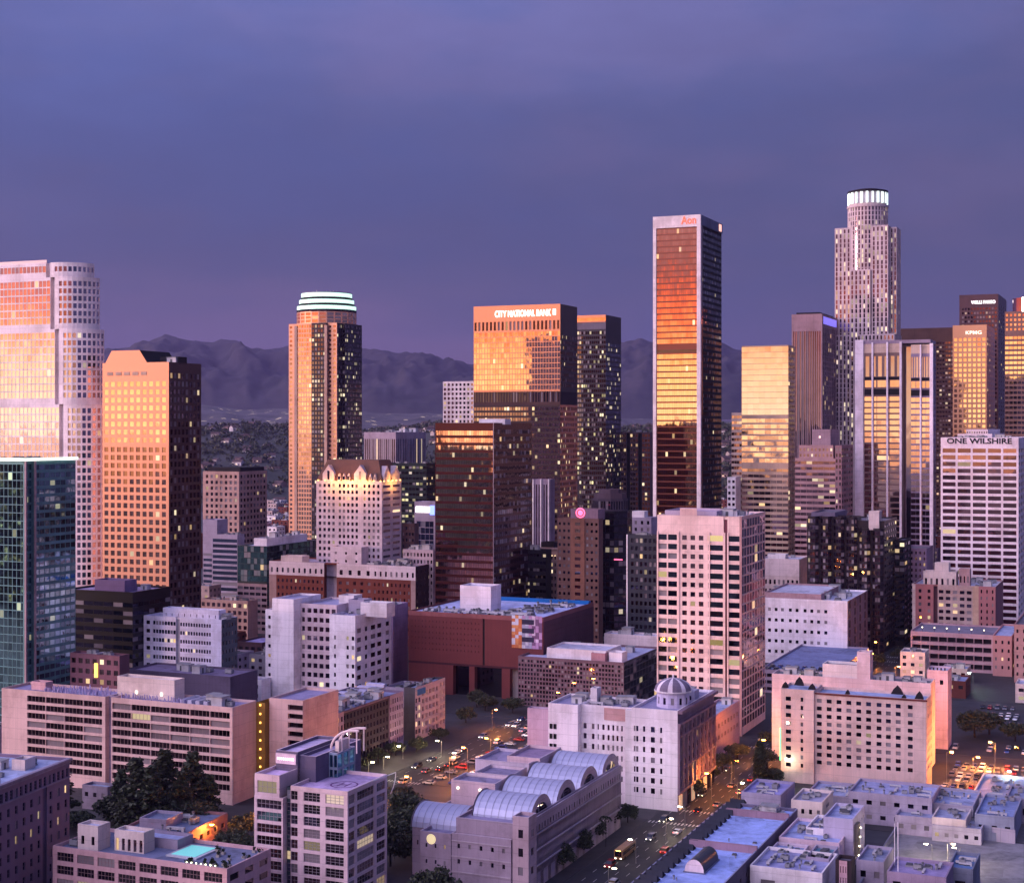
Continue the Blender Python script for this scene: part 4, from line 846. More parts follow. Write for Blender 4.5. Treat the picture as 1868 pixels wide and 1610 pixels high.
b = Bld('stucco_hotel', 'pink stucco hotel with a regular grid of small square windows and dark roof gables', 'hotel', 524, 1426, 1690, 1700, 1276, wall=W((.80, .60, .55)), roof=BLUEROOF)
H = b.H; uw = b.u(1486); cl = [((b.u(p)-uw)/(b.W-uw), (b.u(p+9)-uw)/(b.W-uw)) for p in (1490, 1508, 1526, 1544, 1562, 1580, 1599, 1616, 1634, 1656)]
b.block(0, uw, -1.3, b.Dp, 0, H+.8, dict(cols=[(.15, .31), (.60, .68)], fh=2.9, hr=.5, g=gWIN, m=(0, 0, 2, 4.5)), None)
b.block(uw+.001, b.W, 0, b.Dp, 0, H, dict(cols=cl, nr=9, hr=.52, lo=.2, g=gWIN, rec=.3, m=(0, 0, 1.4, 6.5)), dict(n=4, fw=.3, fh=2.9, hr=.5, g=gWIN, m=(0, 0, 2, 5)))
b.box('tile_band', uw, b.W+.3, -.35, -.01, H-.6, H-.05, W((.35, .1, .1)))
for px, w_, h_ in ((1431, 2.3, 2.0), (1449, 3.4, 3.0), (1480, 2.6, 2.0), (1545, 1.6, 1.5), (1630, 4.2, 3.0), (1648, 1.6, 1.2), (1676, 3.0, 2.6)):
    g_ = MB(); x_ = b.u(px); y_ = .3 if px not in (1449, 1630) else 7
    hb = H+(.8 if px < 1486 else 0); tri = [(x_-w_/2, y_, hb), (x_+w_/2, y_, hb), (x_+w_*.28, y_, hb+h_*.6), (x_, y_, hb+h_), (x_-w_*.28, y_, hb+h_*.6)]; q_ = [(x, y+1.6, z) for x, y, z in tri]
    g_.ngon(tri, DARK); g_.ngon(q_[::-1], DARK)
    for k in range(5): g_.quad(tri[k], q_[k], q_[(k+1) % 5], tri[(k+1) % 5], W((.2, .08, .1)))
    g_.build('roof_gable', None, b.root)
for px in (1436, 1444): b.box('flood_fitting', b.u(px)-.3, b.u(px)+.3, -1.9, -1.32, 8.0, 8.6, E((.9, 1, .75), 9))
b.box('green_neon', -.5, -.1, -1.1, -.9, 7.5, 19, E((.1, 1, .35), 1.6))
for x_ in (b.u(1438), b.u(1446)):
    l_ = bpy.data.lights.new('wall_floodlight', 'POINT'); l_.energy = 380; l_.color = (.85, 1, .65); l_.shadow_soft_size = .3
    o_ = link(bpy.data.objects.new('wall_floodlight', l_), b.root); o_.location = (x_, -4.0, 7.5)
b.done()
# 34, 33 low blocks in the centre
b = Bld('gridded_lowrise', 'low brown gridded glass block with pale rooftop boxes in front of the brick mall', 'office building', 672, 945, 1138, 1204, 1208, wall=W((.34, .22, .26)), roof=ROOF((.4, .42, .56)))
b.main(dict(n=34, fw=.66, nr=11, hr=.6, lo=.2, g=G((.2, .15, .18), .04, .8, (1, .6, .2)), rec=.15), ('m', W((.10, .09, .13), .4), 0, dict(n=12, fw=.95, fh=3, hr=.8, g=gBLK, rec=.05)))
b.block(b.u(990), b.u(1098), 5, b.Dp*.5, b.H-.9, b.H+3.8, None, None, mat=WHITE, roofm=PALEROOF); b.block(b.u(1074), b.u(1098)+.3, 3, 8, b.H-.9, b.H+3, None, None, mat=W((.6, .35, .38))); b.block(b.u(1104), b.u(1128), 5, 12, b.H-.9, b.H+3.4, None, None, mat=WHITE)
b.clutter(10, 6, b.W-4, 1, b.Dp-3, b.H-.9, .8); b.done()
b = Bld('white_hall', 'low white flat-roofed hall between the octagonal tower and the beige tower', 'building', 745, 1102, 1200, 1212, 1160, wall=W((.8, .7, .72)), roof=PALEROOF)
b.main(dict(cols=[(.42, .55), (.65, .8), (.86, .97)], nr=1, hr=.1, lo=.55, g=gWIN), None); b.clutter(6, 3, b.W-3, 2, b.Dp-2, b.H-.9); b.done()
# 35 brick mall with blue roof and mural
b = Bld('brick_mall', 'huge windowless red brick mall with a blue roof and a mural at its corner', 'mall', 700, 745, 991, 1083, 1126, wall=W((.36, .11, .11), brick=.6), roof=ROOF((.42, .46, .68)))
H = b.H; q = b.u
pat = dict(n=20, fw=.16, fh=2.6, hr=.35, g=W((.24, .08, .09)), rec=.35, nm='relief_brick')
b.main(('v', [(14, ('h', [(.34, None), (.12, ('m', gBLK, 3)), (.04, None), (.20, ('m', gBLK, 3)), (.06, None), (.12, ('m', gBLK, 3)), (.12, None)])), (1, ('m', W((.2, .06, .08)))), (H-15-2, ('h', [(.56, dict(pat, m=(1, 1, 1, 4))), (.015, ('m', DARK, .5)), (.425, None)])), (2, ('m', W((.5, .2, .2))))]),
       ('v', [(H-22, None), (20, ('m', W((.22, .10, .14)), 0, dict(n=26, fw=.3, nr=7, hr=.35, g=W((.34, .2, .22)), rec=.2, nm='relief_brick'))), (2, ('m', W((.4, .18, .2))))]))
b.box('blue_roof_edge', -.1, b.W*.98, b.Dp-3.5, b.Dp-.6, H-.88, H+.8, W((.05, .25, .7)))
b.block(q(816), q(873), 14, 26, H-.9, H+11.5, None, None, mat=W((.85, .78, .84)), roofm=PALEROOF)
b.clutter(34, 3, b.W-3, 3, 14, H-.9, 1.3, (1, 2, 2, 4, 1)); b.clutter(22, q(890), b.W-3, 10, b.Dp-8, H-.9, 1.2, (1, 2, 4))
mu = MB(); u0, u1 = q(934), q(989); z0, z1 = b.z(1184), b.z(1124)
cols_ = [(.8, .3, .16), (.85, .42, .22), (.7, .7, .8), (.5, .5, .65), (.62, .4, .62), (.35, .2, .35), (.75, .62, .75)]
random.seed(3)
for i in range(9):
    for j in range(10):
        ci = (0 if i < 3 else 2 if i < 6 else 4)+random.choice((0, 0, 1, 1, 2))
        mu.box(u0+(u1-u0)*i/9+.02*i, u0+(u1-u0)*(i+1)/9, -.25-.01*((i+j) % 2), -.02, z0+(z1-z0)*j/10, z0+(z1-z0)*(j+1)/10, W(cols_[min(6, ci)]))
for k in range(3): mu.box(u0+(u1-u0)*.34, u0+(u1-u0)*.74, -.36, -.28, z1-(k+1)*4.0, z1-(k+1)*4.0+2.2, W((.12, .1, .2)))
b.add('mural', mu); b.done()
# 36 white complex
b = Bld('white_apartment_complex', 'bright white apartment complex with recessed window bays, left of the brick mall', 'apartment block', 690, 484, 651, 714, 1124, wall=W((.9, .84, .88)), roof=ROOF((.38, .36, .5)))
H = b.H; u = b.u; up = u(499); uq = u(538); ur = u(604)
b.block(0, up, 0, b.Dp*.7, 0, H+1, dict(n=1, fw=.3, fh=4.4, hr=.35, g=gWIN), None)
b.block(up, uq, -1.2, b.Dp*.7, 0, b.z(1098), None, None)
b.block(uq, ur, 5, b.Dp, 0, H+4, ('h', [(.16, dict(n=1, fw=.5, fh=4.2, hr=.5, g=gWIN)), (.84, dict(n=5, fw=.68, fh=4.2, hr=.5, g=G((.45, .36, .42), .05), rec=.3))]), None, mat=W((.78, .64, .68)))
b.block(ur, b.W, -1.5, b.Dp, 0, H+.5, dict(cols=[(.18, .25), (.66, .75), (.86, .96)], fh=4.2, hr=.42, g=gWIN, m=(0, 0, 8, 0)), dict(cols=[(.05, .16), (.26, .33), (.42, .55), (.6, .72), (.84, .94)], fh=4.2, hr=.5, g=gWIN, m=(0, 0, 5, 0)))
for a_, c_, d_, h_ in ((582, 610, 18, 7), (612, 640, 12, 6), (642, 690, 8, 5.5)): b.block(u(a_), u(c_), d_, d_+8, H-.9, H+h_, None, None, mat=LAV if a_ == 612 else WHITE)
b.clutter(8, ur, b.W-2, 2, b.Dp-2, H-.4); b.block(u(468), u(498), -10, -2, 0, 10.5, dict(n=2, fw=.25, fh=4.2, hr=.4, g=gWIN), None); b.done()
b = Bld('blank_lavender_building', 'blank lavender wall building squeezed between the white apartments and the brick mall', 'building', 738, 690, 717, 744, 1104, wall=W((.52, .38, .56)), roof=ROOF((.35, .4, .55)))
b.main(None, None); b.clutter(3, 2, b.W, 2, b.Dp-2, b.H-.9); b.done()
# 37 red brick long block
b = Bld('brick_warehouse', 'long red brick block with a white attic storey behind the white apartments', 'building', 875, 491, 758, 800, 1033, wall=W((.42, .13, .10), brick=1.0), roof=ROOF((.42, .36, .44)))
H = b.H; top_ = 8
w9 = lambda n: dict(n=n, fw=.4, fh=4.2, hr=.45, g=G((.2, .14, .17), .07), rec=.3)
wt = lambda n: ('m', W((.82, .70, .72)), 0, dict(n=n, fw=.35, nr=1, hr=.4, lo=.22, g=gWIN))
b.main(('v', [(H-top_, ('h', [(.05, ('m', W((.6, .42, .4)))), (.33, w9(11)), (.085, ('m', LAV, 3)), (.24, w9(5)), (.25, w9(9)), (.03, ('m', W((.6, .42, .4))))])), (top_, ('h', [(.38, wt(10)), (.085, ('m', LAV, 3)), (.24, wt(4)), (.28, wt(8))]))]), ('m', W((.18, .09, .11)), 0, dict(n=6, fw=.3, fh=4.2, hr=.4, g=gLIT)))
b.block(b.u(594), b.u(650), 6, 16, H-.9, b.z(1003), dict(n=3, fw=.2, nr=2, hr=.3, g=gWIN), None, mat=W((.8, .68, .7))); b.block(b.u(506), b.u(545), 4, 12, H-.9, H+3, None, None, mat=CREAM); b.clutter(24, b.u(660), b.W-2, 2, b.Dp-2, H-.9, 1.1); b.done()
# 38 small white block
b = Bld('white_office_block', 'small lavender white office block with rows of windows in front of the black office', 'office building', 690, 262, 404, 433, 1130, wall=W((.78, .75, .88)), roof=PALEROOF)
b.main(('h', [(.12, dict(n=1, fw=.4, fh=3.9, hr=.45, g=gWIN)), (.30, dict(n=8, fw=.85, fh=3.9, hr=.45, g=gNAVY)), (.05, ('m', W((.4, .4, .5)), .5)), (.40, dict(n=12, fw=.7, fh=3.9, hr=.42, g=G((.35, .25, .33), .03))), (.13, None)]), ('m', W((.18, .22, .28)), 0, dict(n=5, fw=.5, fh=3.9, hr=.45, g=gWIN)))
b.block(b.u(290), b.u(392), 3, b.Dp-4, b.H-.9, b.H+3.6, dict(n=9, fw=.12, nr=1, hr=.4, g=gWIN), None); b.clutter(5, b.u(392), b.W, 2, b.Dp-2, b.H-.9); b.done()
# 39 black office
b = Bld('black_office', 'low black glass office at the foot of the orange granite tower', 'office building', 700, 118, 242, 311, 1080, wall=W((.03, .025, .04), .3), roof=ROOF((.3, .26, .42)))
b.main(dict(n=7, fw=.95, fh=3.9, hr=.5, g=G((.07, .06, .09), .03, .8), rec=.1, m=(0, 0, 4, 0)), dict(n=7, fw=.95, fh=3.9, hr=.5, g=G((.05, .05, .09), .02, .8), rec=.1, m=(0, 0, 4, 0)))
b.block(b.u(160), b.u(215), 5, 14, b.H-.9, b.H+4.5, None, None, mat=W((.35, .25, .42))); b.clutter(6, 4, b.W-4, 3, b.Dp-3, b.H-.9); b.done()
# small things behind the long hotel, left
b = Bld('lit_shop_row', 'low shop building with an orange lit sign beside the green glass tower', 'shop', 640, 128, 218, 236, 1196, wall=W((.4, .2, .24)), roof=ROOF((.35, .28, .42)))
b.main(dict(n=7, fw=.6, fh=4.2, hr=.5, g=gLIT), None); b.box('sign', b.u(174), b.u(179), -.8, -.1, b.z(1238), b.z(1212), E((1, .6, .12), 1.8)); b.clutter(5, 2, b.W-2, 2, b.Dp-2, b.H-.9); b.done()
b = Bld('flat_plum_hall', 'flat plum-roofed hall behind the long balcony hotel', 'building', 655, 232, 420, 470, 1234, wall=W((.25, .2, .3)), roof=ROOF((.22, .18, .3)))
b.main(None, None); b.clutter(4, 4, b.W-4, 4, b.Dp-4, b.H-.9); b.done()
b = Bld('brown_lowrise', 'low brown building with a plum awning roof behind the white office block', 'building', 780, 434, 478, 520, 1172, wall=W((.25, .13, .15)), roof=ROOF((.4, .35, .6)))
b.main(dict(n=4, fw=.6, fh=4, hr=.4, g=gWIN), None); b.done()
# ---------------------------------------------------------------- near buildings
FR = W((.78, .6, .62)); 
# 40 long balcony hotel
b = Bld('balcony_hotel', 'long pink hotel with rows of dark balconies and a cream penthouse, lower left', 'hotel', 508, 3, 424, 468, 1290, wall=W((.78, .56, .52)), roof=ROOF((.3, .27, .42)))
H = b.H; u = b.u; gq = G((.10, .055, .06), .015, .9)
bal = lambda n, m=(.3, .3, 1.3, 2): dict(n=n, fw=.97, fh=2.98, hr=.7, lo=.12, g=gq, rec=.55, m=m, mun=(5, 0, W((.5, .36, .36))), nm='balcony_window')
b.block(0, u(192), 0, b.Dp, 0, H, ('h', [(u(48), None), (u(188)-u(48), bal(4)), (u(192)-u(188), None)]), None)
b.block(u(192), u(203), 2.2, b.Dp, 0, H, None, None, mat=W((.5, .4, .52)), roof=True)
b.block(u(203), b.W, 0, b.Dp, 0, H, ('h', [(u(421)-u(203), bal(6)), (b.W-u(421), None)]), None)
b.block(u(192), u(297), b.Dp*.45, b.Dp*.85, H-.9, H+6.2, None, None, mat=W((.8, .66, .6)), roofm=PALEROOF)
b.block(u(36), u(62), 6, 10, H-.9, H+2, None, None, mat=W((.8, .5, .5)))
for x_, c_ in ((u(226), (1, .9, .75)), (u(272), (1, .9, .75))): b.box('wall_lamp', x_, x_+.8, b.Dp*.45-.35, b.Dp*.45-.02, H+.6, H+1.6, E(c_, 2.5))
sp_ = MB()                                                    # rows of small plant tubs and screens along the roof
for i in range(120):
    x_ = u(70)+(u(190)-u(70))*random.random(); y_ = random.uniform(1.2, b.Dp-1.2)
    sp_.box(x_, x_+.25, y_, y_+.25, H-.9, H+random.uniform(.2, 1.2))
for i in range(60):
    x_ = u(205)+(u(330)-u(205))*random.random(); y_ = random.uniform(1.2, b.Dp*.4); sp_.box(x_, x_+.25, y_, y_+.25, H-.9, H+random.uniform(.2, 1.2))
so_ = sp_.build('antenna_field', MT((.35, .3, .5), .5, .4), b.root); so_['kind'] = 'stuff'
for k in range(5): b.block(u(318)+k*3.2, u(318)+k*3.2+1.6, 3, b.Dp-2, H-.9, H+.6, None, None, mat=W((.6, .58, .7)))
b.clutter(16, u(330), b.W-1, 2, b.Dp-2, H-.9, .9)
b.block(b.W+.2, b.W+3.6, b.Dp-.4, b.Dp+7, 0, H-.5, None, None, mat=W((.5, .3, .1)), roof=False, part='stair_core')   # warm stair core between the wings
b.block(b.W+3.8, b.W+17, b.Dp+2, b.Dp+26, 0, H+.8, ('h', [(.55, None), (.45, dict(n=1, fw=.98, fh=2.98, hr=.6, g=gq, rec=1.2, m=(0, 0, 1.3, 2)))]), None)
for k in range(10): b.box('stair_light', b.W+1.6, b.W+2.1, b.Dp-.75, b.Dp-.42, 4+k*2.98, 4.6+k*2.98, E((1, .55, .1), 3))
b.done()
# L6 apartment range along the street behind
b = Bld('shaded_apartments', 'shaded purple apartment block with balconies and skylights on its blue roof', 'apartment block', 548, 496, 601, 736, 1306, wall=W((.34, .26, .38)), roof=ROOF((.28, .3, .45)))
b.main(('h', [(.5, dict(n=4, fw=.35, fh=3.1, hr=.5, g=gWIN)), (.5, dict(n=4, fw=.4, fh=3.1, hr=.55, g=gWIN))]), ('h', [(.18, ('m', W((.55, .42, .55)), 0, dict(n=4, fw=.45, fh=3.1, hr=.6, g=gWIN, m=(0, 0, 1.2, 0)))), (.62, ('m', W((.14, .11, .15)), .5, dict(n=14, fw=.5, fh=3.1, hr=.6, g=G((.3, .26, .36), .05), m=(0, 0, 1.2, 0)))), (.20, ('m', W((.5, .4, .55)), 0, dict(n=6, fw=.5, fh=3.1, hr=.6, g=gWIN, m=(0, 0, 1.2, 0))))]))
for k in range(9): b.box('skylight', 2+k*.1, b.W*.45, 6+k*7.5, 8.5+k*7.5, b.H-.9, b.H+.4, W((.55, .55, .75)))
b.clutter(26, b.W*.45, b.W-1, 3, b.Dp-3, b.H-.9, 1.1); b.clutter(14, 1, b.W*.45, 3, b.Dp-3, b.H-.9, 1.0); b.done()
b = Bld('patchwork_apartments', 'pale patchwork apartment block with busy balconies at the head of the lamp-lit street', 'apartment block', 612, 737, 757, 812, 1254, wall=W((.16, .15, .18)), roof=ROOF((.3, .35, .5)))
b.main(None, ('m', W((.62, .5, .56)), 0, ('h', [(.2, dict(n=2, fw=.7, fh=3.1, hr=.6, g=G((.3, .3, .42), .1), m=(.2, .2, 4, 0))), (.6, dict(n=5, fw=.62, fh=3.1, hr=.62, g=G((.35, .18, .2), .12), rec=.8, m=(.2, .2, 2, 0))), (.2, dict(n=2, fw=.6, fh=3.1, hr=.62, g=G((.3, .2, .3), .1), rec=.8))])))
b.box('blue_panel', b.W+.01, b.W+.3, 2, 9, b.H-3.4, b.H-1, W((.12, .3, .65))); b.clutter(4, 1, b.W-1, 2, b.Dp-2, b.H-.9); b.done()
# L1 purple brick block, bottom left
b = Bld('plum_brick_block', 'plum brick block with tall arched windows and a pale roof at the bottom left corner', 'building', 372, -420, -90, 127, 1452, H=34, a=radians(15), wall=W((.36, .27, .38), brick=1.5), roof=ROOF((.4, .45, .62)), trim=W((.55, .5, .62)))
H = b.H
wr = lambda n, **k: dict(n=n, fw=.34, fh=3.9, hr=.55, lo=.2, g=G((.12, .09, .14), .07, 1.2), rec=.35, mun=(1, 2, W((.3, .25, .34))), **k)
b.main(None, ('v', [(H-5.2, ('h', [(.25, wr(4)), (.04, ('m', W((.25, .19, .3)), .4)), (.46, wr(7)), (.04, ('m', W((.25, .19, .3)), .4)), (.21, wr(3))])), (4.0, dict(n=24, fw=.5, nr=1, hr=.8, lo=.05, g=gBLK, rec=.4, mun=(1, 3, W((.3, .25, .34))))), (1.2, None)]))
cm_ = MB()
for z0, z1, d_ in ((H-5.4, H-5.0, .4), (H-1.3, H-.7, .5), (H-.7, H-.02, .9)): cm_.box(b.W, b.W+d_, 0, b.Dp, z0, z1)
b.add('cornice', cm_, W((.42, .36, .46)))
b.block(b.W*.3, b.W*.5, b.Dp*.6, b.Dp*.8, H-.9, H+2.5, None, None, mat=LAV); b.block(b.W-9, b.W-5, b.Dp-14, b.Dp-9, H-.9, H+2, None, None, mat=CREAM); b.clutter(14, b.W-22, b.W-1, b.Dp-45, b.Dp-2, H-.9, .8); b.done()
# L2 pool building
b = Bld('pool_terrace_building', 'pink framed loft building with a turquoise pool on its planted roof terrace, bottom left', 'apartment block', 376, 96, 414, 446, 1584, Dp=20, wall=W((.72, .48, .5)), roof=ROOF((.2, .22, .33)))
H = b.H; g8 = G((.16, .13, .15), .06, 1.0)
b.main(dict(n=8, fw=.82, fh=3.4, hr=.66, lo=.18, g=g8, rec=.3, m=(.8, .8, .9, 0), mun=(5, 2, W((.45, .3, .32)))), dict(n=3, fw=.6, fh=3.4, hr=.5, g=g8))
Dk = b.Dp; u = b.u
b.block(u(128), u(165), 3, 8, H-.9, H+5.5, dict(n=2, fw=.3, nr=1, hr=.4, g=gWIN), None, mat=CREAM, roofm=PALEROOF); b.block(u(184), u(238), 5.5, 10, H-.9, H+4.5, dict(n=5, fw=.5, nr=1, hr=.7, lo=.05, g=gLIT), None, mat=CREAM, roofm=PALEROOF)
b.block(u(170), u(272), 12, 19, H-.9, H+1.6, None, None, mat=LAV, roofm=ROOF((.35, .38, .55)))
pl = MB(); px0, px1 = u(282), u(326); pl.box(px0-1, px1+1, 6, 17, H-.88, H-.5, W((.6, .6, .65))); b.add('pool_surround', pl)
pw = MB(); pw.box(px0, px1, 7, 16, H-.48, H-.4, E((.16, .55, .5), .55)); b.add('pool_water', pw)
for k in range(26):
    g_ = MB(); r_ = random.uniform(.4, .9); x_ = u(330)+(u(410)-u(330))*random.random(); y_ = random.uniform(1.2, 5) if k < 16 else random.uniform(8, 18)
    g_.box(x_-.45, x_+.45, y_-.45, y_+.45, H-.9, H-.3, W((.5, .45, .42)))
    LM = MATS.get('leaf') or W((.05, .09, .03))
    for q in range(40):
        c_ = Vector((x_, y_, H+.2))+Vector((random.gauss(0, 1), random.gauss(0, 1), random.gauss(0, 1)))*.33*r_; d1 = Vector((random.gauss(0, 1), random.gauss(0, 1), random.gauss(0, 1))).normalized()*.22; d2 = Vector((random.gauss(0, 1), random.gauss(0, 1), random.gauss(0, 1))).normalized()*.22
        g_.quad(c_-d1, c_-d2, c_+d1, c_+d2, LM)
    g_.build('potted_shrub', None, b.root)
for k in range(7): b.box('terrace_lamp', u(336)+k*1.4, u(336)+k*1.4+.22, .8, 1.0, H-.05, H+.2, E((.9, 1, .6), 8))
b.clutter(5, 2, u(120), 3, Dk-3, H-.9, .7); b.done()
# L3 low skewed building
b = Bld('low_brick_hall', 'low slate-roofed building with a salmon lamp-lit window wall behind the pool terrace', 'building', 446, 212, 331, 415, 1524, a=radians(17), wall=W((.5, .27, .27)), roof=ROOF((.22, .25, .36)))
b.main(dict(n=6, fw=.4, fh=3.6, hr=.4, g=gWIN), dict(n=6, fw=.5, fh=3.7, hr=.4, g=G((.2, .1, .1), .1), rec=.3, m=(.5, .5, 1.2, .5)))
b.block(3, 12, 8, 18, b.H-.9, b.H+2, None, None, mat=LAV); b.clutter(9, 2, b.W-2, 2, b.Dp-2, b.H-.9, .9); b.done()
b = Bld('small_slate_house', 'small slate-roofed annex beside the dark pines, left of the low salmon building', 'building', 500, 150, 196, 215, 1462, H=8, wall=W((.4, .34, .42)), roof=ROOF((.3, .35, .48)))
b.main(dict(n=3, fw=.4, fh=3.6, hr=.4, g=gWIN), None); b.done()
# L4 loft tower with helipad
b = Bld('loft_tower', 'pink framed loft tower with a purple helipad roof and large paned windows', 'apartment tower', 398, 530, 634, 706, 1443, wall=W((.80, .62, .64)), roof=ROOF((.55, .42, .62)), trim=W((.8, .66, .72)))
H = b.H; W_ = b.W; fh = 3.2; MW = W((.5, .42, .46)); gl = G((.16, .13, .15), .022, .6, (1, .55, .35), vary=.7)
pane = lambda n, a_, c_, m=(.2, .2, .9, 0), hr=.74: dict(n=n, fw=.92, fh=fh, hr=hr, lo=.13, g=gl, rec=.35, m=m, mun=(a_, c_, MW))
b.block(0, W_, 0, b.Dp, 0, H, ('h', [(.36, dict(pane(1, 4, 2), cols=[(.2, .95)])), (.32, pane(1, 4, 3, (.4, .4, .9, 0))), (.32, pane(1, 4, 3, (.4, .4, .9, 0)))]) if False else ('h', [(.13, dict(pane(1, 2, 2, (0, 0, .9, 0)))), (.06, None), (.36, pane(1, 4, 3, (.5, .3, .9, 0))), (.45, pane(1, 4, 3, (.9, .9, .9, 0)))]),
        ('h', [(.2, dict(pane(1, 2, 2, (.5, .3, .9, 0)))), (.5, pane(1, 6, 2, (.4, .4, .9, 0))), (.3, dict(pane(1, 3, 2, (.4, .6, .9, 0))))]), mat=None)
ul = b.u(469); u2 = b.u(521)
b.block(ul, u2, -1.4, 10, 0, H-3.2, pane(1, 6, 2, (.5, .1, .4, 0)), None, roof=True)
b.block(ul, b.u(514), -1.2, 10, H-3.2+.0, H+2.6, dict(n=1, fw=.78, nr=1, hr=.66, lo=.18, g=gl, rec=.3, mun=(4, 2, MW)), None)
b.block(u2, -.02, .6, 12, 0, H-.6, None, None, mat=W((.12, .17, .2)), roof=False, part='glass_link')
for i in range(10):
    w_ = winmesh(2.6, 2.2, gNAVY, (2, 2, MW)); o = bpy.data.objects.new('window', w_); link(o, b.root); o.location = (u2+.2, .48, H-3.6-i*fh)
b.block(b.u(474), b.u(514), 8, 30, 0, b.H+7, None, None, mat=W((.28, .24, .34)), roofm=ROOF((.6, .5, .66)))
b.box('sign', b.u(475), b.u(512), 7.6, 7.98, H+3.6, H+6.4, W((.85, .68, .75))); sgn = MB()
for k in range(9): sgn.box(b.u(478)+k*.6, b.u(478)+k*.6+.35, 7.5, 7.59, H+4.6, H+5.3)
b.add('sign_lettering', sgn, E((1, .95, 1), 1.1))
b.block(b.u(514)+.02, b.u(544), 9, 34, 0, H+6, None, None, mat=W((.27, .23, .36)), roofm=ROOF((.5, .42, .6)))
b.block(b.u(544)+.02, b.u(560), 16, 26, 0, H+5.8, dict(n=2, fw=.8, fh=4, hr=.85, g=G((.1, .35, .4), 0), mun=(1, 1, W((.5, .6, .7)))), dict(n=3, fw=.84, fh=4.2, hr=.85, g=G((.1, .35, .4), 0), mun=(1, 1, W((.5, .6, .7)))), mat=W((.4, .48, .6)))
ar = MB()                                                     # two curved white beams of the roof frame
for y_ in (19, 23):
    P0 = Vector((b.u(538), y_, H+6)); prev = P0
    for k in range(1, 13):
        f_ = k/12*pi/2; q_ = Vector((b.u(538)+(1-cos(f_))*7.2, y_, H+6+sin(f_)*5.6)); ar.tube(prev, q_, .34, None, 8); prev = q_
    ar.tube(prev, prev+Vector((1.4, 0, .1)), .34, None, 8); ar.tube((b.u(538)+3.4, y_, H+5.5), (b.u(538)+3.4, y_, H+10.5), .18); ar.tube((b.u(538)+8, y_, H+5.5), (b.u(538)+8, y_, H+11.6), .2)
b.add('curved_roof_frame', ar, W((.82, .68, .7), .5))
b.block(b.u(549), b.u(556), 18, 24, H+5.8, H+8.6, None, None, mat=CREAM)
def ringm(mb, cx, cy, r0, r1, z, mat=None, n=40):
    for i in range(n):
        a1, a2 = 2*pi*i/n, 2*pi*(i+1)/n
        mb.quad((cx+r0*cos(a1), cy+r0*sin(a1), z), (cx+r1*cos(a1), cy+r1*sin(a1), z), (cx+r1*cos(a2), cy+r1*sin(a2), z), (cx+r0*cos(a2), cy+r0*sin(a2), z), mat)
hp = MB(); hx, hy = W_*.62, b.Dp*.45; ringm(hp, hx, hy, 3.3, 3.8, H-.88); 
for dx in (-1.3, .9): hp.box(hx+dx, hx+dx+.45, hy-2, hy+2, H-.89, H-.87)
hp.box(hx-.9, hx+.9, hy-.25, hy+.25, H-.89, H-.872)
b.add('helipad_marking', hp, W((.3, .12, .36)))
rl = MB(); rl.tube((W_+.5, b.Dp*.6, H), (W_+2.4, b.Dp+.5, H+.6), .12); prev = Vector((W_+2.4, b.Dp+.5, H+.6))
for k in range(1, 9): q_ = Vector((W_+2.4-1.6*(k/8)**2, b.Dp+.5, H+.6-6*(k/8))); rl.tube(prev, q_, .12); prev = q_
b.add('curved_balcony_rail', rl, W((.75, .72, .8))); b.done()
# 47 white corner hotel with dome
b = Bld('white_corner_hotel', 'white ten-storey hotel with an ornate purple street side and a small dome', 'hotel', 500, 1002, 1236, 1302, 1296, wall=W((.9, .82, .86)), roof=ROOF((.3, .28, .42)))
H = b.H; u = b.u; g5 = G((.12, .09, .14), .03, .9); rw = dict(fh=3.35, hr=.54, lo=.2, g=g5, rec=.3)
zt = 6.2
b.block(0, u(1056), -1.0, b.Dp*.45, 0, H-.4, ('h', [(u(1020), dict(cols=[(.12, .45), (.5, .85)], m=(0, 0, 6, 5), mun=(2, 1), **rw)), (u(1056)-u(1020)-.01, None)]), None)
b.block(u(1056), u(1152), 2.4, b.Dp*.45, 0, H-.6, dict(cols=[(.04, .10), (.20, .25), (.31, .335), (.40, .445), (.50, .54), (.59, .63), (.67, .71), (.76, .79), (.87, .94)], m=(0, 0, 5.4, 4), **rw), None)
b.box('pink_screen', u(1098), u(1150), 2.1, 2.38, H-5.2, H-1.2, W((.72, .46, .45)))
b.block(u(1152), b.W, 0, b.Dp, 0, H, dict(cols=[(.05, .085), (.10, .15), (.25, .30), (.42, .51), (.62, .67)], m=(0, 0, 5, 3), **rw), None, mat=None)
b.box('white_return', u(1140), u(1152), .3, 2.6, 0, H-1, WHITE)
# ornate side: pilasters, cornices, windows
OR = W((.40, .27, .35))
pn = MB(); n_ = 9; D_ = b.Dp
for k in range(n_+1):
    y_ = D_*k/n_; w_ = .9; pn.box(b.W, b.W+.8, max(0, y_-w_/2), min(D_, y_+w_/2), 6.5, H-5)
for z0, z1, d_ in ((5.6, 6.5, .9), (H-9, H-8.4, .8), (H-5, H-4.2, 1.0), (H-1.0, H-.05, 1.6), (13, 13.5, .6)): pn.box(b.W, b.W+d_, 0, D_, z0, z1)
b.add('pilasters', pn, OR)
s_ = Bld.__new__(Bld); 
sb = MB()
for r_ in range(8):
    for k in range(n_):
        y_ = D_*(k+.5)/n_; z0 = 7.4+r_*3.35
        if z0+1.9 > H-5.2: continue
        for dy in (-.95, .95):
            o = bpy.data.objects.new('window', winmesh(1.1, 1.8, g5, (1, 1, OR))); link(o, b.root); o.location = (b.W+.12, y_+dy-.55, z0); o.rotation_euler = (0, 0, pi/2)
sb.box(b.W+.002, b.W+.1, 0, D_, 0, H-.1); b.add('street_wall', sb, OR)
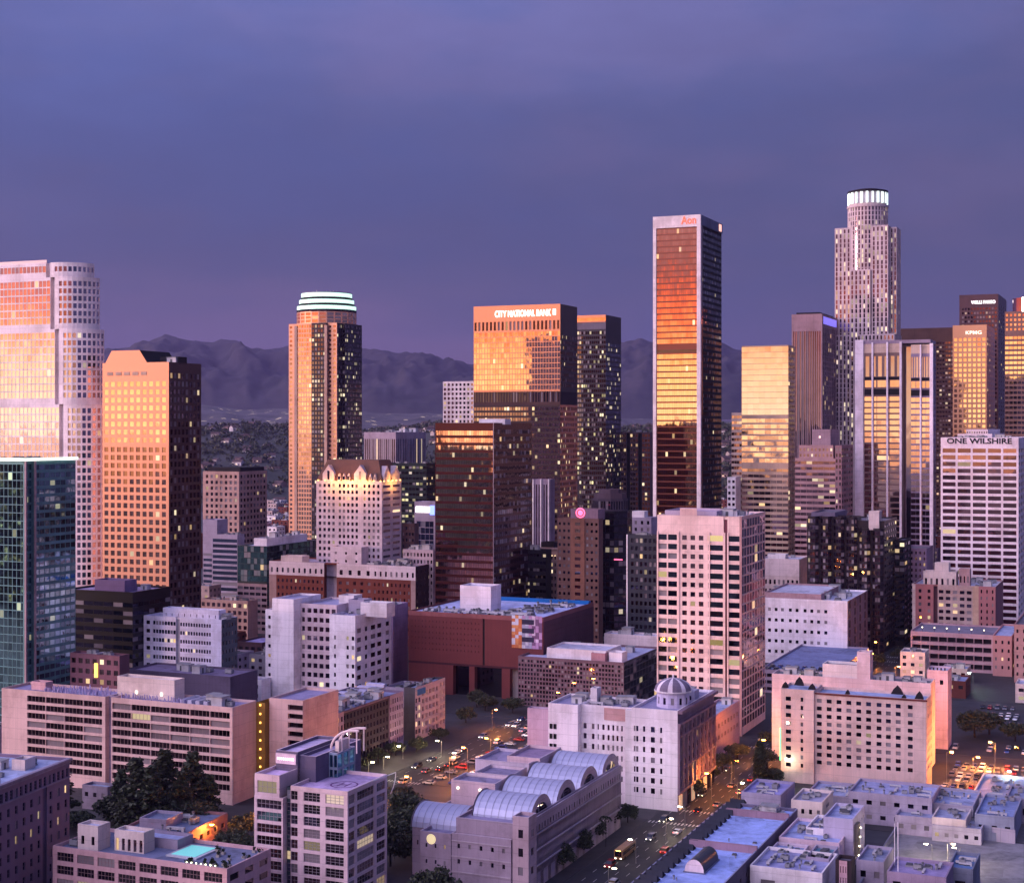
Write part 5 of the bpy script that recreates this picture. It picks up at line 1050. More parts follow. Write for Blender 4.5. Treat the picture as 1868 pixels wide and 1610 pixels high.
for k in range(n_): b.box('street_arch', b.W+.11, b.W+.5, D_*(k+.2)/n_, D_*(k+.8)/n_, .3, 5, gBLK if k % 3 else E((1, .6, .35), .35))
# dome
dx, dy = b.W-5.5, D_*.30; zb = H+4.6
b.poly(arc(dx, dy, 5.6, 0, 330, 11), H-.9, zb, {'all': dict(n=1, fw=.35, nr=1, hr=.5, g=g5)}, mat=W((.66, .6, .76)), part='dome_drum', roof=False)
dm = MB()
for i in range(24):
    a1, a2 = 2*pi*i/24, 2*pi*(i+1)/24; R = 6.2; m_ = W((.34, .28, .38)) if i % 3 else W((.8, .72, .78)); pr = None
    for k in range(7):
        f_ = k/6*pi/2; r_ = R*cos(f_); z_ = zb+3.9*sin(f_)
        if pr: dm.quad((dx+pr[0]*cos(a1), dy+pr[0]*sin(a1), pr[1]), (dx+pr[0]*cos(a2), dy+pr[0]*sin(a2), pr[1]), (dx+r_*cos(a2), dy+r_*sin(a2), z_), (dx+r_*cos(a1), dy+r_*sin(a1), z_), m_)
        pr = (max(r_, .02), z_)
dm.prism(arc(dx, dy, 6.3, 0, 345, 23), zb-.5, zb, WHITE); dm.tube((dx, dy, zb+3.8), (dx, dy, zb+5), .35, WHITE); b.add('dome', dm)
b.block(dx+1, b.W-.6, D_*.5, D_*.62, H-.9, H+3, dict(n=1, fw=.4, nr=1, hr=.5, g=g5), None, mat=W((.6, .58, .75)))
b.clutter(14, 4, u(1140), 5, b.Dp*.4, H-1.5, .8); b.clutter(9, u(1156), b.W-1, D_*.6, D_-2, H-.9, .8); b.block(u(1062), u(1074), 8, 12, H-1.5, H+4, None, None, mat=WHITE)
b.done()
b = Bld('blank_lavender_hall', 'blank lavender windowless box attached left of the white corner hotel', 'building', 540, 962, 1003, 1010, 1284, H=26, wall=W((.62, .48, .6)), roof=ROOF((.3, .28, .4)))
b.main(None, None); b.done()
b = Bld('pink_office', 'small pink four-storey office on the street behind the white corner hotel', 'office building', 575, 1262, 1302, 1349, 1306, wall=W((.66, .45, .5)), roof=ROOF((.35, .4, .58)))
b.main(None, dict(n=8, fw=.5, fh=4.4, hr=.4, g=gWIN, rec=.3, m=(1, 1, 2.5, 3))); b.clutter(4, 1, b.W-1, 2, b.Dp-2, b.H-.9, .8); b.done()
# 46 barrel vaulted complex
b = Bld('barrel_roof_mall', 'pale grey-mauve mall with a row of barrel vault roofs along the street', 'shopping centre', None, 832, 962, 1133, 1500, H=19.5, wall=W((.52, .42, .50)), roof=ROOF((.30, .26, .38)), trim=W((.62, .52, .6)))
H = b.H; W_ = b.W; D_ = b.Dp; ML = W((.50, .42, .50)); 
wn = lambda n: dict(n=n, fw=.42, fh=3.9, hr=.40, lo=.3, g=gBLK, rec=.08, m=(.5, .5, 1.2, .2))
b.block(0, W_, 0, D_, 0, H-4, None, None)
b.block(0, W_-4.2, 0, 18, H-4.0, H-.6, None, None)
fs = dict(n=5, fw=.24, fh=4.2, hr=.3, lo=.35, g=g5, rec=.3, m=(.5, .5, 1.2, 3))
b.block(W_-4.0, W_+.6, -.6, 5, 0, H+1.6, dict(n=1, fw=.3, fh=5, hr=.45, g=g5, m=(0, 0, 2, 3)), dict(n=1, fw=.35, fh=5, hr=.4, g=g5, m=(0, 0, 2, 3)), part='corner_pavilion', mat=W((.6, .46, .5)))
# street side: long gabled screen with windows and arches at pavement level
b.block(W_-1.5, W_, 5, D_, 0, H, None, ('v', [(6.2, ('m', W((.4, .3, .34)), 0, dict(n=13, fw=.6, nr=1, hr=.78, lo=.02, g=G((.3, .25, .2), .35, 1.0), rec=.8, nm='arcade_arch'))), (H-6.2, wn(34))]))
b.block(-1, W_-4.4, -.8, -.01, 0, H-4.8, fs, None)
cr = MB()
for z0 in (6.1, 10.4, 14.7): cr.box(W_, W_+.35, 5, D_, z0, z0+.35)
for z0 in (4.2, 8.4, 12.6): cr.box(-1, W_-4.4, -1.05, -.81, z0, z0+.3)
b.add('string_course', cr, W((.60, .50, .56)))
VM = MT((.42, .43, .58), .45, .25); GV = W((.66, .52, .55))
def vault(x0, x1, yc, r, zb, hh):
    """barrel vault running across (x) with arched ends"""
    m_ = MB(); n = 12
    for k in range(n):
        a1, a2 = pi*k/n, pi*(k+1)/n
        p = [(yc-r*cos(a1), zb+hh*sin(a1)), (yc-r*cos(a2), zb+hh*sin(a2))]
        m_.quad((x0, p[0][0], p[0][1]), (x1, p[0][0], p[0][1]), (x1, p[1][0], p[1][1]), (x0, p[1][0], p[1][1]), VM)
    xr_ = x0+1.2
    while xr_ < x1-.5:                                        # standing seams over the vault
        for k in range(n):
            a1, a2 = pi*k/n, pi*(k+1)/n
            m_.quad((xr_, yc-r*1.012*cos(a1), zb+hh*1.014*sin(a1)), (xr_+.16, yc-r*1.012*cos(a1), zb+hh*1.014*sin(a1)), (xr_+.16, yc-r*1.012*cos(a2), zb+hh*1.014*sin(a2)), (xr_, yc-r*1.012*cos(a2), zb+hh*1.014*sin(a2)), MT((.25, .25, .34), .5, .3))
        xr_ += 2.1
    for x_ in (x0, x1):
        for k in range(n):
            a1, a2 = pi*k/n, pi*(k+1)/n
            for ra, rb, mm, dxx in ((1.06, .72, GV, .25), (.72, 0, gBLK, 0)):
                xx = x_+(dxx if x_ == x1 else -dxx)
                m_.quad((xx, yc-r*ra*cos(a1), zb+hh*ra*sin(a1)), (xx, yc-r*rb*cos(a1), zb+hh*rb*sin(a1)), (xx, yc-r*rb*cos(a2), zb+hh*rb*sin(a2)), (xx, yc-r*ra*cos(a2), zb+hh*ra*sin(a2)), mm)
    m_.build('barrel_vault', None, b.root, smooth=False)
yv = [14, 33, 52, 71]
for i, y_ in enumerate(yv):
    if y_+8 < D_+6: vault(W_-19, W_-1.9, y_, 7.6, H-2.6, 6.6)
vault(-16, W_-22, 12, 7, H-6, 5.5)
b.block(-16, W_-22, 5.2, 19, 0, H-5.6, dict(n=6, fw=.2, fh=5, hr=.25, g=g5, m=(.5, .5, 1.5, 3)), None)
b.block(-14, -2, 22, 46, 0, H-3, dict(n=3, fw=.3, fh=4, hr=.3, g=g5), None, mat=W((.62, .55, .64))); b.block(W_-34, W_-20, 24, 34, H-4.9, H+3.5, ('m', W((.72, .55, .58))), None, mat=W((.72, .6, .64)))
b.block(W_-33, W_-21, 38, 50, H-4.9, H+2.8, None, None, mat=W((.72, .6, .66))); b.block(W_-40, W_-22, 54, 72, 0, H+3, None, None, mat=W((.66, .58, .68))); b.block(W_-31, W_-20, 58, 76, H-4.9, H+4, None, None, mat=W((.72, .55, .58)), roofm=ROOF((.3, .22, .33)))
b.block(-15, W_-36, 30, 52, 0, H-3, None, None, mat=W((.6, .52, .62)))
cl_ = MB()
for i in range(24):
    a1, a2 = 2*pi*i/24, 2*pi*(i+1)/24; cl_.quad((-8, -.0, 0), (-8, 0, 0), (-8, 0, 0), (-8, 0, 0)) if False else cl_.ngon([(b.u(790), -1.2, 12.5), (b.u(790)+1.4*cos(a1), -1.2, 12.5+1.4*sin(a1)), (b.u(790)+1.4*cos(a2), -1.2, 12.5+1.4*sin(a2))])
b.add('lit_round_window', cl_, E((.95, .8, .4), .5))
b.block(b.u(770), -1.02, -1.15, 6, 0, H-5, dict(n=3, fw=.2, fh=4.4, hr=.25, g=g5, m=(.5, .5, 1, 3)), None)
for k, y_ in enumerate((5, 9)): b.box('wall_lamp', W_-32+k*7, W_-31.4+k*7, 23.6, 23.98, H+1, H+1.6, E((1, .8, .6), 3))
b.done()
# right foreground: long blue-roofed hall with rounded skylight
b = Bld('blue_roof_hall', 'long low blue-roofed market hall with saw-tooth skylights beside the lamp-lit avenue', 'market hall', 335, 1000, 1194, 1455, 1740, H=10, W_=22, wall=W((.3, .26, .34)), roof=ROOF((.34, .42, .72)), trim=W((.4, .4, .55)))
H = b.H; W_ = b.W; D_ = b.Dp
b.main(None, dict(n=22, fw=.3, nr=2, hr=.3, g=gLIT))
for y_ in (38, 90, 128): b.block(3, W_, y_, y_+1.2, H-.9, H+1.0, None, None, mat=W((.5, .34, .42)), roof=False, part='fire_wall')
for k in range(30):
    m_ = MB(); y_ = 8+k*4.6
    m_.quad((.6, y_, H-.9), (5.2, y_, H-.9), (5.2, y_, H+.9), (.6, y_, H+.9), W((.12, .13, .18))); m_.quad((.6, y_, H+.9), (5.2, y_, H+.9), (5.2, y_+3.2, H-.9), (.6, y_+3.2, H-.9), W((.3, .33, .46)))
    m_.ngon([(.6, y_, H-.9), (.6, y_, H+.9), (.6, y_+3.2, H-.9)], DARK); m_.ngon([(5.2, y_, H-.9), (5.2, y_+3.2, H-.9), (5.2, y_, H+.9)], DARK)
    m_.build('sawtooth_skylight', None, b.root)
sk = MB(); y0, y1, xc_, r_ = 66, 80, 11.5, 2.6
for k in range(12):
    a1, a2 = pi*k/12, pi*(k+1)/12; A = (xc_-r_*cos(a1), H-.6+r_*1.25*sin(a1)); B_ = (xc_-r_*cos(a2), H-.6+r_*1.25*sin(a2))
    sk.quad((A[0], y0, A[1]), (B_[0], y0, B_[1]), (B_[0], y1, B_[1]), (A[0], y1, A[1]), W((.1, .12, .14), .4))
sk.ngon([(xc_-r_*cos(pi*k/12), y0-.02, H-.6+r_*1.25*sin(pi*k/12)) for k in range(13)][::-1], W((.82, .7, .72))); sk.ngon([(xc_-r_*cos(pi*k/12), y1+.02, H-.6+r_*1.25*sin(pi*k/12)) for k in range(13)], DARK)
sk.box(xc_-r_-.3, xc_+r_+.3, y0-.3, y1+.3, H-.9, H-.62, W((.3, .32, .45)))
b.add('barrel_skylight', sk); b.clutter(22, 7, W_-1.5, 130, D_-2, H-.9, .8); b.clutter(14, 6, W_-1.5, 5, 120, H-.9, .5, (2, 2, 4)); b.done()
# small roofs, bottom right; (label, xl, xc, xr, ytop, H, wall, roof, windows)
LOW = [
 ('low cream building with dark windows right of the blue-roofed hall', 1443, 1500, 1520, 1463, 11, CREAM, (.4, .38, .5), 4, 1),
 ('pale gabled block with a blank white front below the stucco hotel', 1502, 1556, 1632, 1494, 14, W((.62, .56, .7)), (.35, .38, .58), 0, 5),
 ('flat-roofed pink-fronted building in the bottom right cluster', 1421, 1531, 1560, 1537, 9, W((.74, .58, .66)), (.34, .38, .6), 1, 0),
 ('small flat roof with round vents beside the dark alley', 1392, 1452, 1476, 1568, 8, W((.7, .58, .66)), (.32, .36, .56), 2, 0),
 ('dark teal-roofed hut behind the pink fire stair', 1470, 1512, 1530, 1566, 9, LAV, (.16, .3, .38), 1, 0),
 ('lowest white parapet roof at the bottom edge right of the dark alley', 1368, 1500, 1528, 1592, 9, WHITE, (.33, .33, .52), 2, 0),
 ('long blue-grey roof directly below the stucco hotel', 1548, 1700, 1716, 1456, 10, LAV, (.36, .37, .55), 6, 0),
 ('grey flat roof with dark vents right of the long blue-grey roof', 1640, 1775, 1790, 1470, 8, W((.5, .46, .55)), (.33, .36, .52), 6, 0),
 ('lavender shed with beige windows behind the walled yard', 1700, 1762, 1775, 1495, 7, CREAM, (.34, .36, .5), 4, 0),
 ('blue metal-roofed shed at the right edge behind the walled yard', 1778, 1850, 1865, 1490, 8, W((.4, .42, .56)), (.25, .3, .5), 3, 0),
 ('dark blue low roof at the right edge below the car park', 1835, 1930, 1950, 1462, 8, W((.4, .38, .5)), (.3, .32, .46), 4, 0),
 ('low roof with a small stair hut left of the stucco hotel foot', 1352, 1424, 1450, 1450, 9, W((.5, .45, .6)), (.36, .34, .6), 0, 0),
 ('wide slate roof with ducts between the stucco hotel and the cream building', 1470, 1560, 1580, 1454, 8, LAV, (.34, .36, .5), 3, 0),
 ('small mauve roof tucked left of the lavender shed', 1632, 1702, 1716, 1492, 6, W((.55, .48, .58)), (.3, .32, .46), 3, 0),
 ('pale strip roof behind the rear wall of the walled yard', 1700, 1790, 1806, 1512, 5, W((.6, .54, .6)), (.4, .42, .55), 5, 0),
 ('slate roof with a white rim above the blue metal-roofed shed', 1770, 1862, 1880, 1462, 7, WHITE, (.3, .33, .48), 5, 0),
 ('flat grey roof right of the narrow pink shaft', 1562, 1612, 1630, 1572, 7, W((.5, .44, .54)), (.26, .28, .4), 2, 0),
 ('white-rimmed roof step between the pink-fronted and pale gabled blocks', 1470, 1510, 1530, 1512, 10, WHITE, (.3, .32, .5), 2, 0),
 ('purple flat-roofed building at the bottom edge with a rooftop mast', 1618, 1726, 1740, 1600, 10, W((.45, .36, .5)), (.34, .28, .46), 3, 0),
 ('dark blue-roofed shed on the bottom edge inside the walled yard', 1728, 1775, 1788, 1585, 9, W((.3, .32, .42)), (.14, .22, .42), 1, 0),
]
for lab, xl, xc, xr, yt, h_, wm, rc, nw, ns in LOW:
    b = Bld('low_building', lab, 'building', None, xl, xc, xr, yt, H=h_, wall=wm, roof=ROOF(rc), group='low roofs at the bottom right')
    if b.Dp > 40 or b.Dp < 4: b.Dp = 18
    fa = dict(n=nw, fw=.4, nr=2 if h_ > 9 else 1, hr=.3, lo=.4, g=gWIN, rec=.3) if nw else None
    sa_ = dict(n=ns, fw=.32, nr=3, hr=.4, lo=.3, g=G((.14, .1, .12), .25), rec=.3, mun=(1, 1)) if ns else None
    b.main(fa, sa_); b.clutter(int(b.W*b.Dp/45)+2, 1, b.W-1, 1, b.Dp-1, b.H-.9, .7, (0, 1, 1, 2, 2, 4))
    if 'blank white' in lab: b.box('fire_stair', b.W+.02, b.W+.9, 2, 6, 3, h_-2, W((.4, .35, .3))); [b.box('stair_lamp', b.W+.9, b.W+1.2, 3+k, 3.3+k, 3+k*2.4, 3.3+k*2.4, E((1, .9, .6), 9)) for k in range(4)]
    if 'mast' in lab:
        b.P('mast', W((.8, .75, .82))).tube((2.2, 4, b.H-.9), (2.2, 4, b.H+12), .16)
    b.done()
b = Bld('pink_stair_shaft', 'narrow pink ribbed shaft in a dark recess at the bottom edge', 'building', None, 1524, 1553, 1560, 1570, H=12, W_=None, wall=W((.10, .07, .10)), roof=DKROOF)
b.main(('h', [(.25, None), (.5, ('m', W((.62, .42, .48)), -.3, dict(n=3, fw=.3, fh=3, hr=.6, g=gLIT))), (.25, None)]), None); b.done()
# walled yard with lamp posts
yd = MB(); Yc = [ground(1560, 1640), ground(1640, 1512), ground(1868, 1540), ground(1868, 1660)]
yd.ngon([(x, y, .22) for x, y, z in Yc]); tag(yd.build('yard_paving', ROOF((.26, .25, .27))), kind='structure')
def wall_run(label, p, q, h, mat, name='wall'):
    m_ = MB(); p = Vector(p); q = Vector(q); e = (q-p).normalized(); n_ = Vector((e.y, -e.x, 0)); m_.obox(p, e, (-n_.x, -n_.y, 0), (0, 0, 1), (q-p).length, .3, h); m_.obox(p-n_*-.05, e, (-n_.x, -n_.y, 0), (0, 0, 1), (q-p).length, .42, .0) if False else None
    m_.obox(p+n_*.06+Vector((0, 0, h)), e, (-n_.x, -n_.y, 0), (0, 0, 1), (q-p).length, .42, .18)
    return tag(m_.build(name, mat), label, 'wall')
wall_run('pale rear wall of the walled yard at the lower right', ground(1642, 1511), ground(1852, 1540), 4.2, W((.52, .46, .56)), 'yard_wall')
wall_run('low side wall of the walled yard on its left', ground(1562, 1636), ground(1641, 1513), 2.2, W((.36, .36, .46)), 'yard_wall')
# ---------------------------------------------------------------- trees
def leafmat():
    m, t, p = newmat('leaf'); gi = N(t, 'ShaderNodeNewGeometry'); oi = N(t, 'ShaderNodeObjectInfo')
    c = ramp(t, [(0, (.006, .011, .006)), (.6, (.016, .028, .010)), (1, (.05, .06, .02))], gi.outputs['Random Per Island'])
    c = mixc(t, math_(t, 'MULTIPLY', oi.outputs['Random'], .5), c, (.045, .04, .02))
    t.links.new(c, p.inputs['Base Color']); p.inputs['Roughness'].default_value = .7
    return m
LEAF = leafmat(); BARK = W((.10, .07, .055))
rg = random.Random(11)
def rv(s=1.0): return Vector((rg.gauss(0, s), rg.gauss(0, s), rg.gauss(0, s)))
def crown(kind, h, r, n):
    mb = MB()
    def leaf(c, q):
        a = rv().normalized(); b_ = a.orthogonal().normalized(); a2 = a.cross(b_)
        mb.quad(c-b_*q-a2*q*.6, c+b_*q-a2*q*.6, c+b_*q+a2*q*.6, c-b_*q+a2*q*.6)
    if kind == 'pine':
        for L in range(15):
            f = L/15; z = h*(.12+.86*f); rr = r*(1-f)**.8*rg.uniform(.75, 1.1)
            for k in range(7):
                a = rg.uniform(0, 2*pi); tip = Vector((cos(a)*rr, sin(a)*rr, z-rr*.25))
                for j in range(int(n/105)):
                    t_ = rg.random()**.6; leaf(Vector((0, 0, z))*(1-t_)+tip*t_+rv(.35), rg.uniform(.25, .5))
    elif kind == 'column':
        for i in range(n):
            z = h*(.05+.95*rg.random()); rr = r*sin(pi*min(.97, (z/h)*.85+.12))**.6; a = rg.uniform(0, 2*pi); q = rr*rg.uniform(.6, 1.05)
            leaf(Vector((cos(a)*q, sin(a)*q, z)), rg.uniform(.2, .4))
    elif kind == 'palm':
        for k in range(16):
            a = 2*pi*k/16+rg.uniform(-.2, .2); up = rg.uniform(.1, .7)
            for j in range(10):
                t_ = j/9; c = Vector((cos(a)*r*t_, sin(a)*r*t_, h+up*sin(t_*2.2)*1.2-t_*t_*1.6)); leaf(c+rv(.06), .32)
    else:
        cl = []
        for k in range(26):
            v = rv().normalized()*r*rg.uniform(.35, .85); v.z = abs(v.z)*.75; cl.append((v+Vector((0, 0, h*.42)), rg.uniform(.22, .42)*r))
        for i in range(n):
            c, q = cl[rg.randrange(len(cl))]; d = rv().normalized()*q*rg.uniform(.55, 1.1); leaf(c+d, rg.uniform(.2, .42))
    return mb.mesh('crown', LEAF)
def trunk(h, r, limbs=5):
    mb = MB(); mb.tube((0, 0, 0), (.1, .1, h*.5), r, None, 7, r*.7); mb.tube((.1, .1, h*.5), (0, 0, h*.85), r*.7, None, 6, r*.25)
    for k in range(limbs):
        a = 2*pi*k/max(1, limbs)+.4; z = h*(.35+.08*k); mb.tube((.1, .1, z), (cos(a)*h*.2, sin(a)*h*.2, z+h*.2), r*.35, None, 5, r*.12)
    return mb.mesh('trunk', BARK)
PROTO = {'pine': [(crown('pine', 24, 5.0, 3600), trunk(24, .45, 0), 24) for _ in range(2)], 'round': [(crown('round', 10, 5, 2600), trunk(9, .3), 10) for _ in range(3)],
         'column': [(crown('column', 15, 1.7, 1500), trunk(10, .2, 0), 15)], 'palm': [(crown('palm', 13, 2.6, 0), trunk(14.5, .16, 0), 13)]}
NT = {}
def tree(kind, x, y, h, where, z=0, wide=1.0, group=None):
    cm, tm, h0 = PROTO[kind][rg.randrange(len(PROTO[kind]))]; k = h/h0
    nm = {'pine': 'pine_tree', 'round': 'broadleaf_tree', 'column': 'cypress_tree', 'palm': 'palm_tree'}[kind]
    r = link(bpy.data.objects.new(nm, None)); r.location = (x, y, z); r.rotation_euler = (0, 0, rg.uniform(0, 6)); r.scale = (k*wide, k*wide, k)
    tag(r, where, 'tree', group)
    link(bpy.data.objects.new('trunk', tm), r); link(bpy.data.objects.new('crown', cm), r)
gp = lambda px, py, z=0: ground(px, py, z)
pins = [(108, 1512, 24, 'tall narrow dark pine left of the balcony hotel trees'), (222, 1500, 19, 'shorter dark pine at the left end of the clump before the balcony hotel'), (248, 1512, 25, 'tall dark pine in the left half of the clump before the balcony hotel'), (276, 1518, 23, 'dark pine in the middle of the clump before the balcony hotel'), (300, 1500, 26, 'tallest pine before the balcony hotel'), (330, 1510, 20, 'bushy pine right of the tallest one before the balcony hotel'), (352, 1498, 25, 'dark pine rising before the right half of the balcony hotel'), (383, 1500, 17, 'low pine at the right end of the clump before the balcony hotel')]
for px, py, h, lb in pins:
    x, y, _ = gp(px, py); tree('pine', x, y, h*.93, lb, wide=1.7, group='dark pines before the balcony hotel')
rounds = [(150, 1520, 9, 'round dark tree at the foot of the narrow pine'), (175, 1535, 8, 'low round tree behind the pool terrace building'), (238, 1512, 12, 'spreading tree under the left pines'), (268, 1505, 12, 'wide tree under the middle pines'), (322, 1515, 12, 'wide tree under the right pines'), (360, 1512, 11, 'round tree at the right foot of the pines'), (200, 1500, 11, 'leafy tree beside the small slate-roofed annex'),
 (428, 1560, 10, 'round tree right of the salmon lamp-lit wall'), (450, 1575, 10, 'tree touching the left side of the loft tower'), (440, 1530, 9, 'tree below the orange stair core of the balcony hotel'), (425, 1600, 8, 'low tree between the pool terrace and the loft tower'),
 (728, 1480, 10, 'tree at the far end of the green strip right of the loft tower'), (745, 1500, 11, 'second tree of the green strip right of the loft tower'), (722, 1530, 11, 'dark tree hard against the right side of the loft tower'), (760, 1530, 12, 'large tree in the green strip left of the barrel-vaulted mall'), (738, 1565, 12, 'big dark tree in the middle of the green strip'), (712, 1580, 11, 'tree beside the foot of the loft tower'), (770, 1560, 10, 'tree before the lit round window'), (790, 1655, 12, 'large clipped round tree at the bottom edge left of the mall'), (765, 1660, 10, 'round tree at the bottom edge under the clipped one'),
 (870, 1290, 9, 'round tree before the left arch of the brick mall'), (885, 1296, 9, 'round tree before the middle arch of the brick mall'), (935, 1300, 9, 'round tree before the right arch of the brick mall'), (850, 1318, 8, 'small tree at the road bend before the brick mall'), (1020, 1585, 9, 'street tree before the mall arcade, nearest the bottom edge'), (1050, 1560, 9, 'second street tree before the mall arcade'), (1085, 1535, 9, 'third street tree before the mall arcade'), (1112, 1512, 9, 'street tree at the far corner of the mall arcade'), (1145, 1500, 7, 'small tree at the junction before the white corner hotel'),
 (1262, 1455, 9, 'street tree at the near end of the ornate hotel side'), (1285, 1428, 9, 'street tree in the middle of the ornate hotel side'), (1318, 1408, 9, 'street tree before the small pink office'), (1345, 1385, 8, 'street tree at the far corner of the small pink office'), (1400, 1400, 8, 'tree across the avenue from the pink office'), (1412, 1432, 8, 'tree beside the green neon line of the stucco hotel'), (1407, 1365, 9, 'tree at the back corner of the stucco hotel'),
 (1778, 1345, 13, 'large spreading tree in the dark car park, left half'), (1805, 1340, 12, 'large spreading tree in the dark car park, right half'), (1852, 1352, 10, 'dark tree at the right edge of the car park'), (1668, 1222, 7, 'small tree before the parking garage'), (1640, 1205, 8, 'lamp-lit tree at the left corner of the parking garage'), (1600, 1215, 8, 'lamp-lit tree on the street behind the white slab'), (1592, 1185, 8, 'tree in the amber lit street gap'),
 (655, 1408, 7, 'first small lit tree beside the shaded purple apartments'), (690, 1392, 7, 'second small lit tree beside the shaded purple apartments'), (722, 1378, 7, 'third small lit tree beside the shaded purple apartments'), (760, 1372, 7, 'small tree before the patchwork apartments'), (800, 1352, 7, 'small tree at the right corner of the patchwork apartments'), (1440, 1222, 5, 'small tree on the parking deck edge'), (1560, 1216, 7, 'tree beside the parking deck ramp')]
for px, py, h, lb in rounds:
    x, y, _ = gp(px, py); tree('round', x, y, h, lb, wide=1.15, group='street and garden trees')
x, y, _ = gp(1386, 1436); tree('column', x, y, 16, 'dark cypress standing at the avenue kerb left of the stucco hotel', wide=1.3)
for px, py, h, lb in ((1545, 1208, 11, 'palm at the right end of the parking deck'), (1105, 1545, 9, 'palm at the mall corner'), (1338, 1440, 10, 'palm by the near end of the blue-roofed hall'), (650, 1420, 8, 'palm at the corner of the shaded apartments')):
    x, y, _ = gp(px, py); tree('palm', x, y, h, lb, group='palms')
# ---------------------------------------------------------------- cars
TY = W((.02, .02, .02), .8, 0); CG = MT((.05, .05, .06), .08, .9); HL = E((1, .9, .7), 6); TL = E((1, .08, .04), 4)
def carmesh(paint, kind, lit):
    mb = MB(); L, w, h = ((4.6, .9, 1.42), (4.9, .98, 1.8), (5.6, 1.0, 2.2))[kind]
    prof = [(-L/2, .35), (-L/2+.02, .85), (-L*.36, .95 if kind == 0 else 1.1), (-L*.24 if kind == 0 else -L*.44, h-.02), (L*.1, h), (L*.25, 1.0), (L*.47, .82), (L/2, .6), (L/2-.02, .32)]
    if kind: prof[2] = (-L*.46, 1.15)
    for i in range(len(prof)):
        a, c = prof[i], prof[(i+1) % len(prof)]
        glass = i in (2, 4)
        def wd(z): return w*(1 if z < 1.0 else .86)
        mb.quad((a[0], -wd(a[1]), a[1]), (c[0], -wd(c[1]), c[1]), (c[0], wd(c[1]), c[1]), (a[0], wd(a[1]), a[1]), CG if glass else paint)
    for sgn in (-1, 1):
        pts = [(x, sgn*w*(1 if z < 1.0 else .86), z) for x, z in prof]; mb.ngon(pts if sgn < 0 else pts[::-1], paint)
        b0, b1 = prof[2], prof[5]
        q = [(prof[2][0]+.2, 1.0), (prof[3][0]+.12, h-.14), (prof[4][0]-.05, h-.12), (prof[5][0]-.25, 1.02)]
        mb.ngon([(x, sgn*(w*(.93 if z > 1.1 else 1.0)+.012), z) for x, z in (q if sgn > 0 else q[::-1])], CG)
        for wx in (-L*.31, L*.31): mb.tube((wx, sgn*(w-.2), .33), (wx, sgn*(w+.02), .33), .33, TY, 10)
        mb.box(L/2-.04, L/2+.02, sgn*w*.72-.16, sgn*w*.72+.16, .55, .74, HL if lit else MT((.7, .7, .7), .2, .5)); mb.box(-L/2-.02, -L/2+.03, sgn*w*.75-.14, sgn*w*.75+.14, .7, .88, TL if lit else W((.3, .02, .02), .3, 0))
    return mb.mesh('car')
PAINTS = {'white': (.8, .8, .8), 'silver': (.5, .5, .52), 'black': (.02, .02, .02), 'grey': (.16, .16, .18), 'red': (.4, .03, .02), 'blue': (.04, .08, .3), 'beige': (.5, .42, .3)}
CARS = {(c, k, l): carmesh(MT(v, .25, .3), k, l) for c, v in PAINTS.items() for k in (0, 1) for l in (0, 1)}
CARS[('white', 2, 0)] = carmesh(MT((.8, .8, .8), .3, .1), 2, 0); CARS[('white', 2, 1)] = carmesh(MT((.8, .8, .8), .3, .1), 2, 1)
def car(s_, t_, rot, lit, lb, grp, z=.02, col=None, kind=None):
    c = col or rg.choice(['white', 'white', 'silver', 'silver', 'black', 'grey', 'grey', 'red', 'blue', 'beige']); k = kind if kind is not None else rg.choice((0, 0, 1))
    o = link(bpy.data.objects.new('car', CARS[(c, k, lit)])); x, y = grid(s_, t_)
    o.location = (x, y, z); o.rotation_euler = (0, 0, pi/2-A0+rot)
    tag(o, f"{c} {('saloon', 'off-roader', 'van')[k]} {lb}", 'car', grp)
ORD = ['nearest', 'second', 'third', 'fourth', 'fifth', 'sixth', 'seventh', 'eighth', 'ninth', 'tenth']
for i, s0 in enumerate((50, 57, 68, 75, 86, 93, 104, 111)):
    t_ = 71
    while t_ < 135:
        x, y = grid(s0, t_)
        if x/y*F+CX > 1885: break
        if rg.random() < .82: car(s0+rg.uniform(-.4, .4), t_, (0 if i % 2 else pi)+rg.uniform(-.04, .04), 0, f'in the {ORD[i]} row of the lamp-lit lot right of the stucco hotel', 'cars in the lamp-lit parking lot', .17)
        t_ += 2.9
for i, s0 in enumerate((142, 149, 190, 197, 212, 219, 236)):
    t_ = 66
    while t_ < 160:
        x, y = grid(s0, t_)
        if x/y*F+CX > 1885: break
        if rg.random() < .6 and not (rg.random() < .4 and i < 2): car(s0+rg.uniform(-.4, .4), t_, (0 if i % 2 else pi), 0, f'in the {ORD[i]} row of the dim car park behind the lamp-lit lot', 'cars in the dim car park', .17)
        t_ += 3.2
for k, (s_, t_) in enumerate(((-20, 3.2), (-42, 6.2), (-8, -5.0), (18, 5.2), (30, -3.4), (46, 2.6), (58, 6.4), (70, -6), (84, 3), (96, 5.8), (108, -2.6), (150, 3), (170, 5), (190, -4), (-62, -4), (-78, 3), (-90, -7.5), (38, 7.6), (8, 1.5), (-30, -2.2), (210, 2), (235, 5), (255, -3))):
    car(s_, t_, 0 if t_ > 0 else pi, 1, f'driving {"away up" if t_ > 0 else "down"} the avenue, {ORD[k % 10]} in its lane group', 'cars driving on the avenue')
for k in range(30):
    s_ = rg.uniform(-60, 190); t_ = -107+rg.choice((-5, -1.8, 1.8, 5)); car(s_, t_, 0 if t_ > -107 else pi, 1, 'on the lamp-lit street left of the vaulted mall', 'cars on the left street')
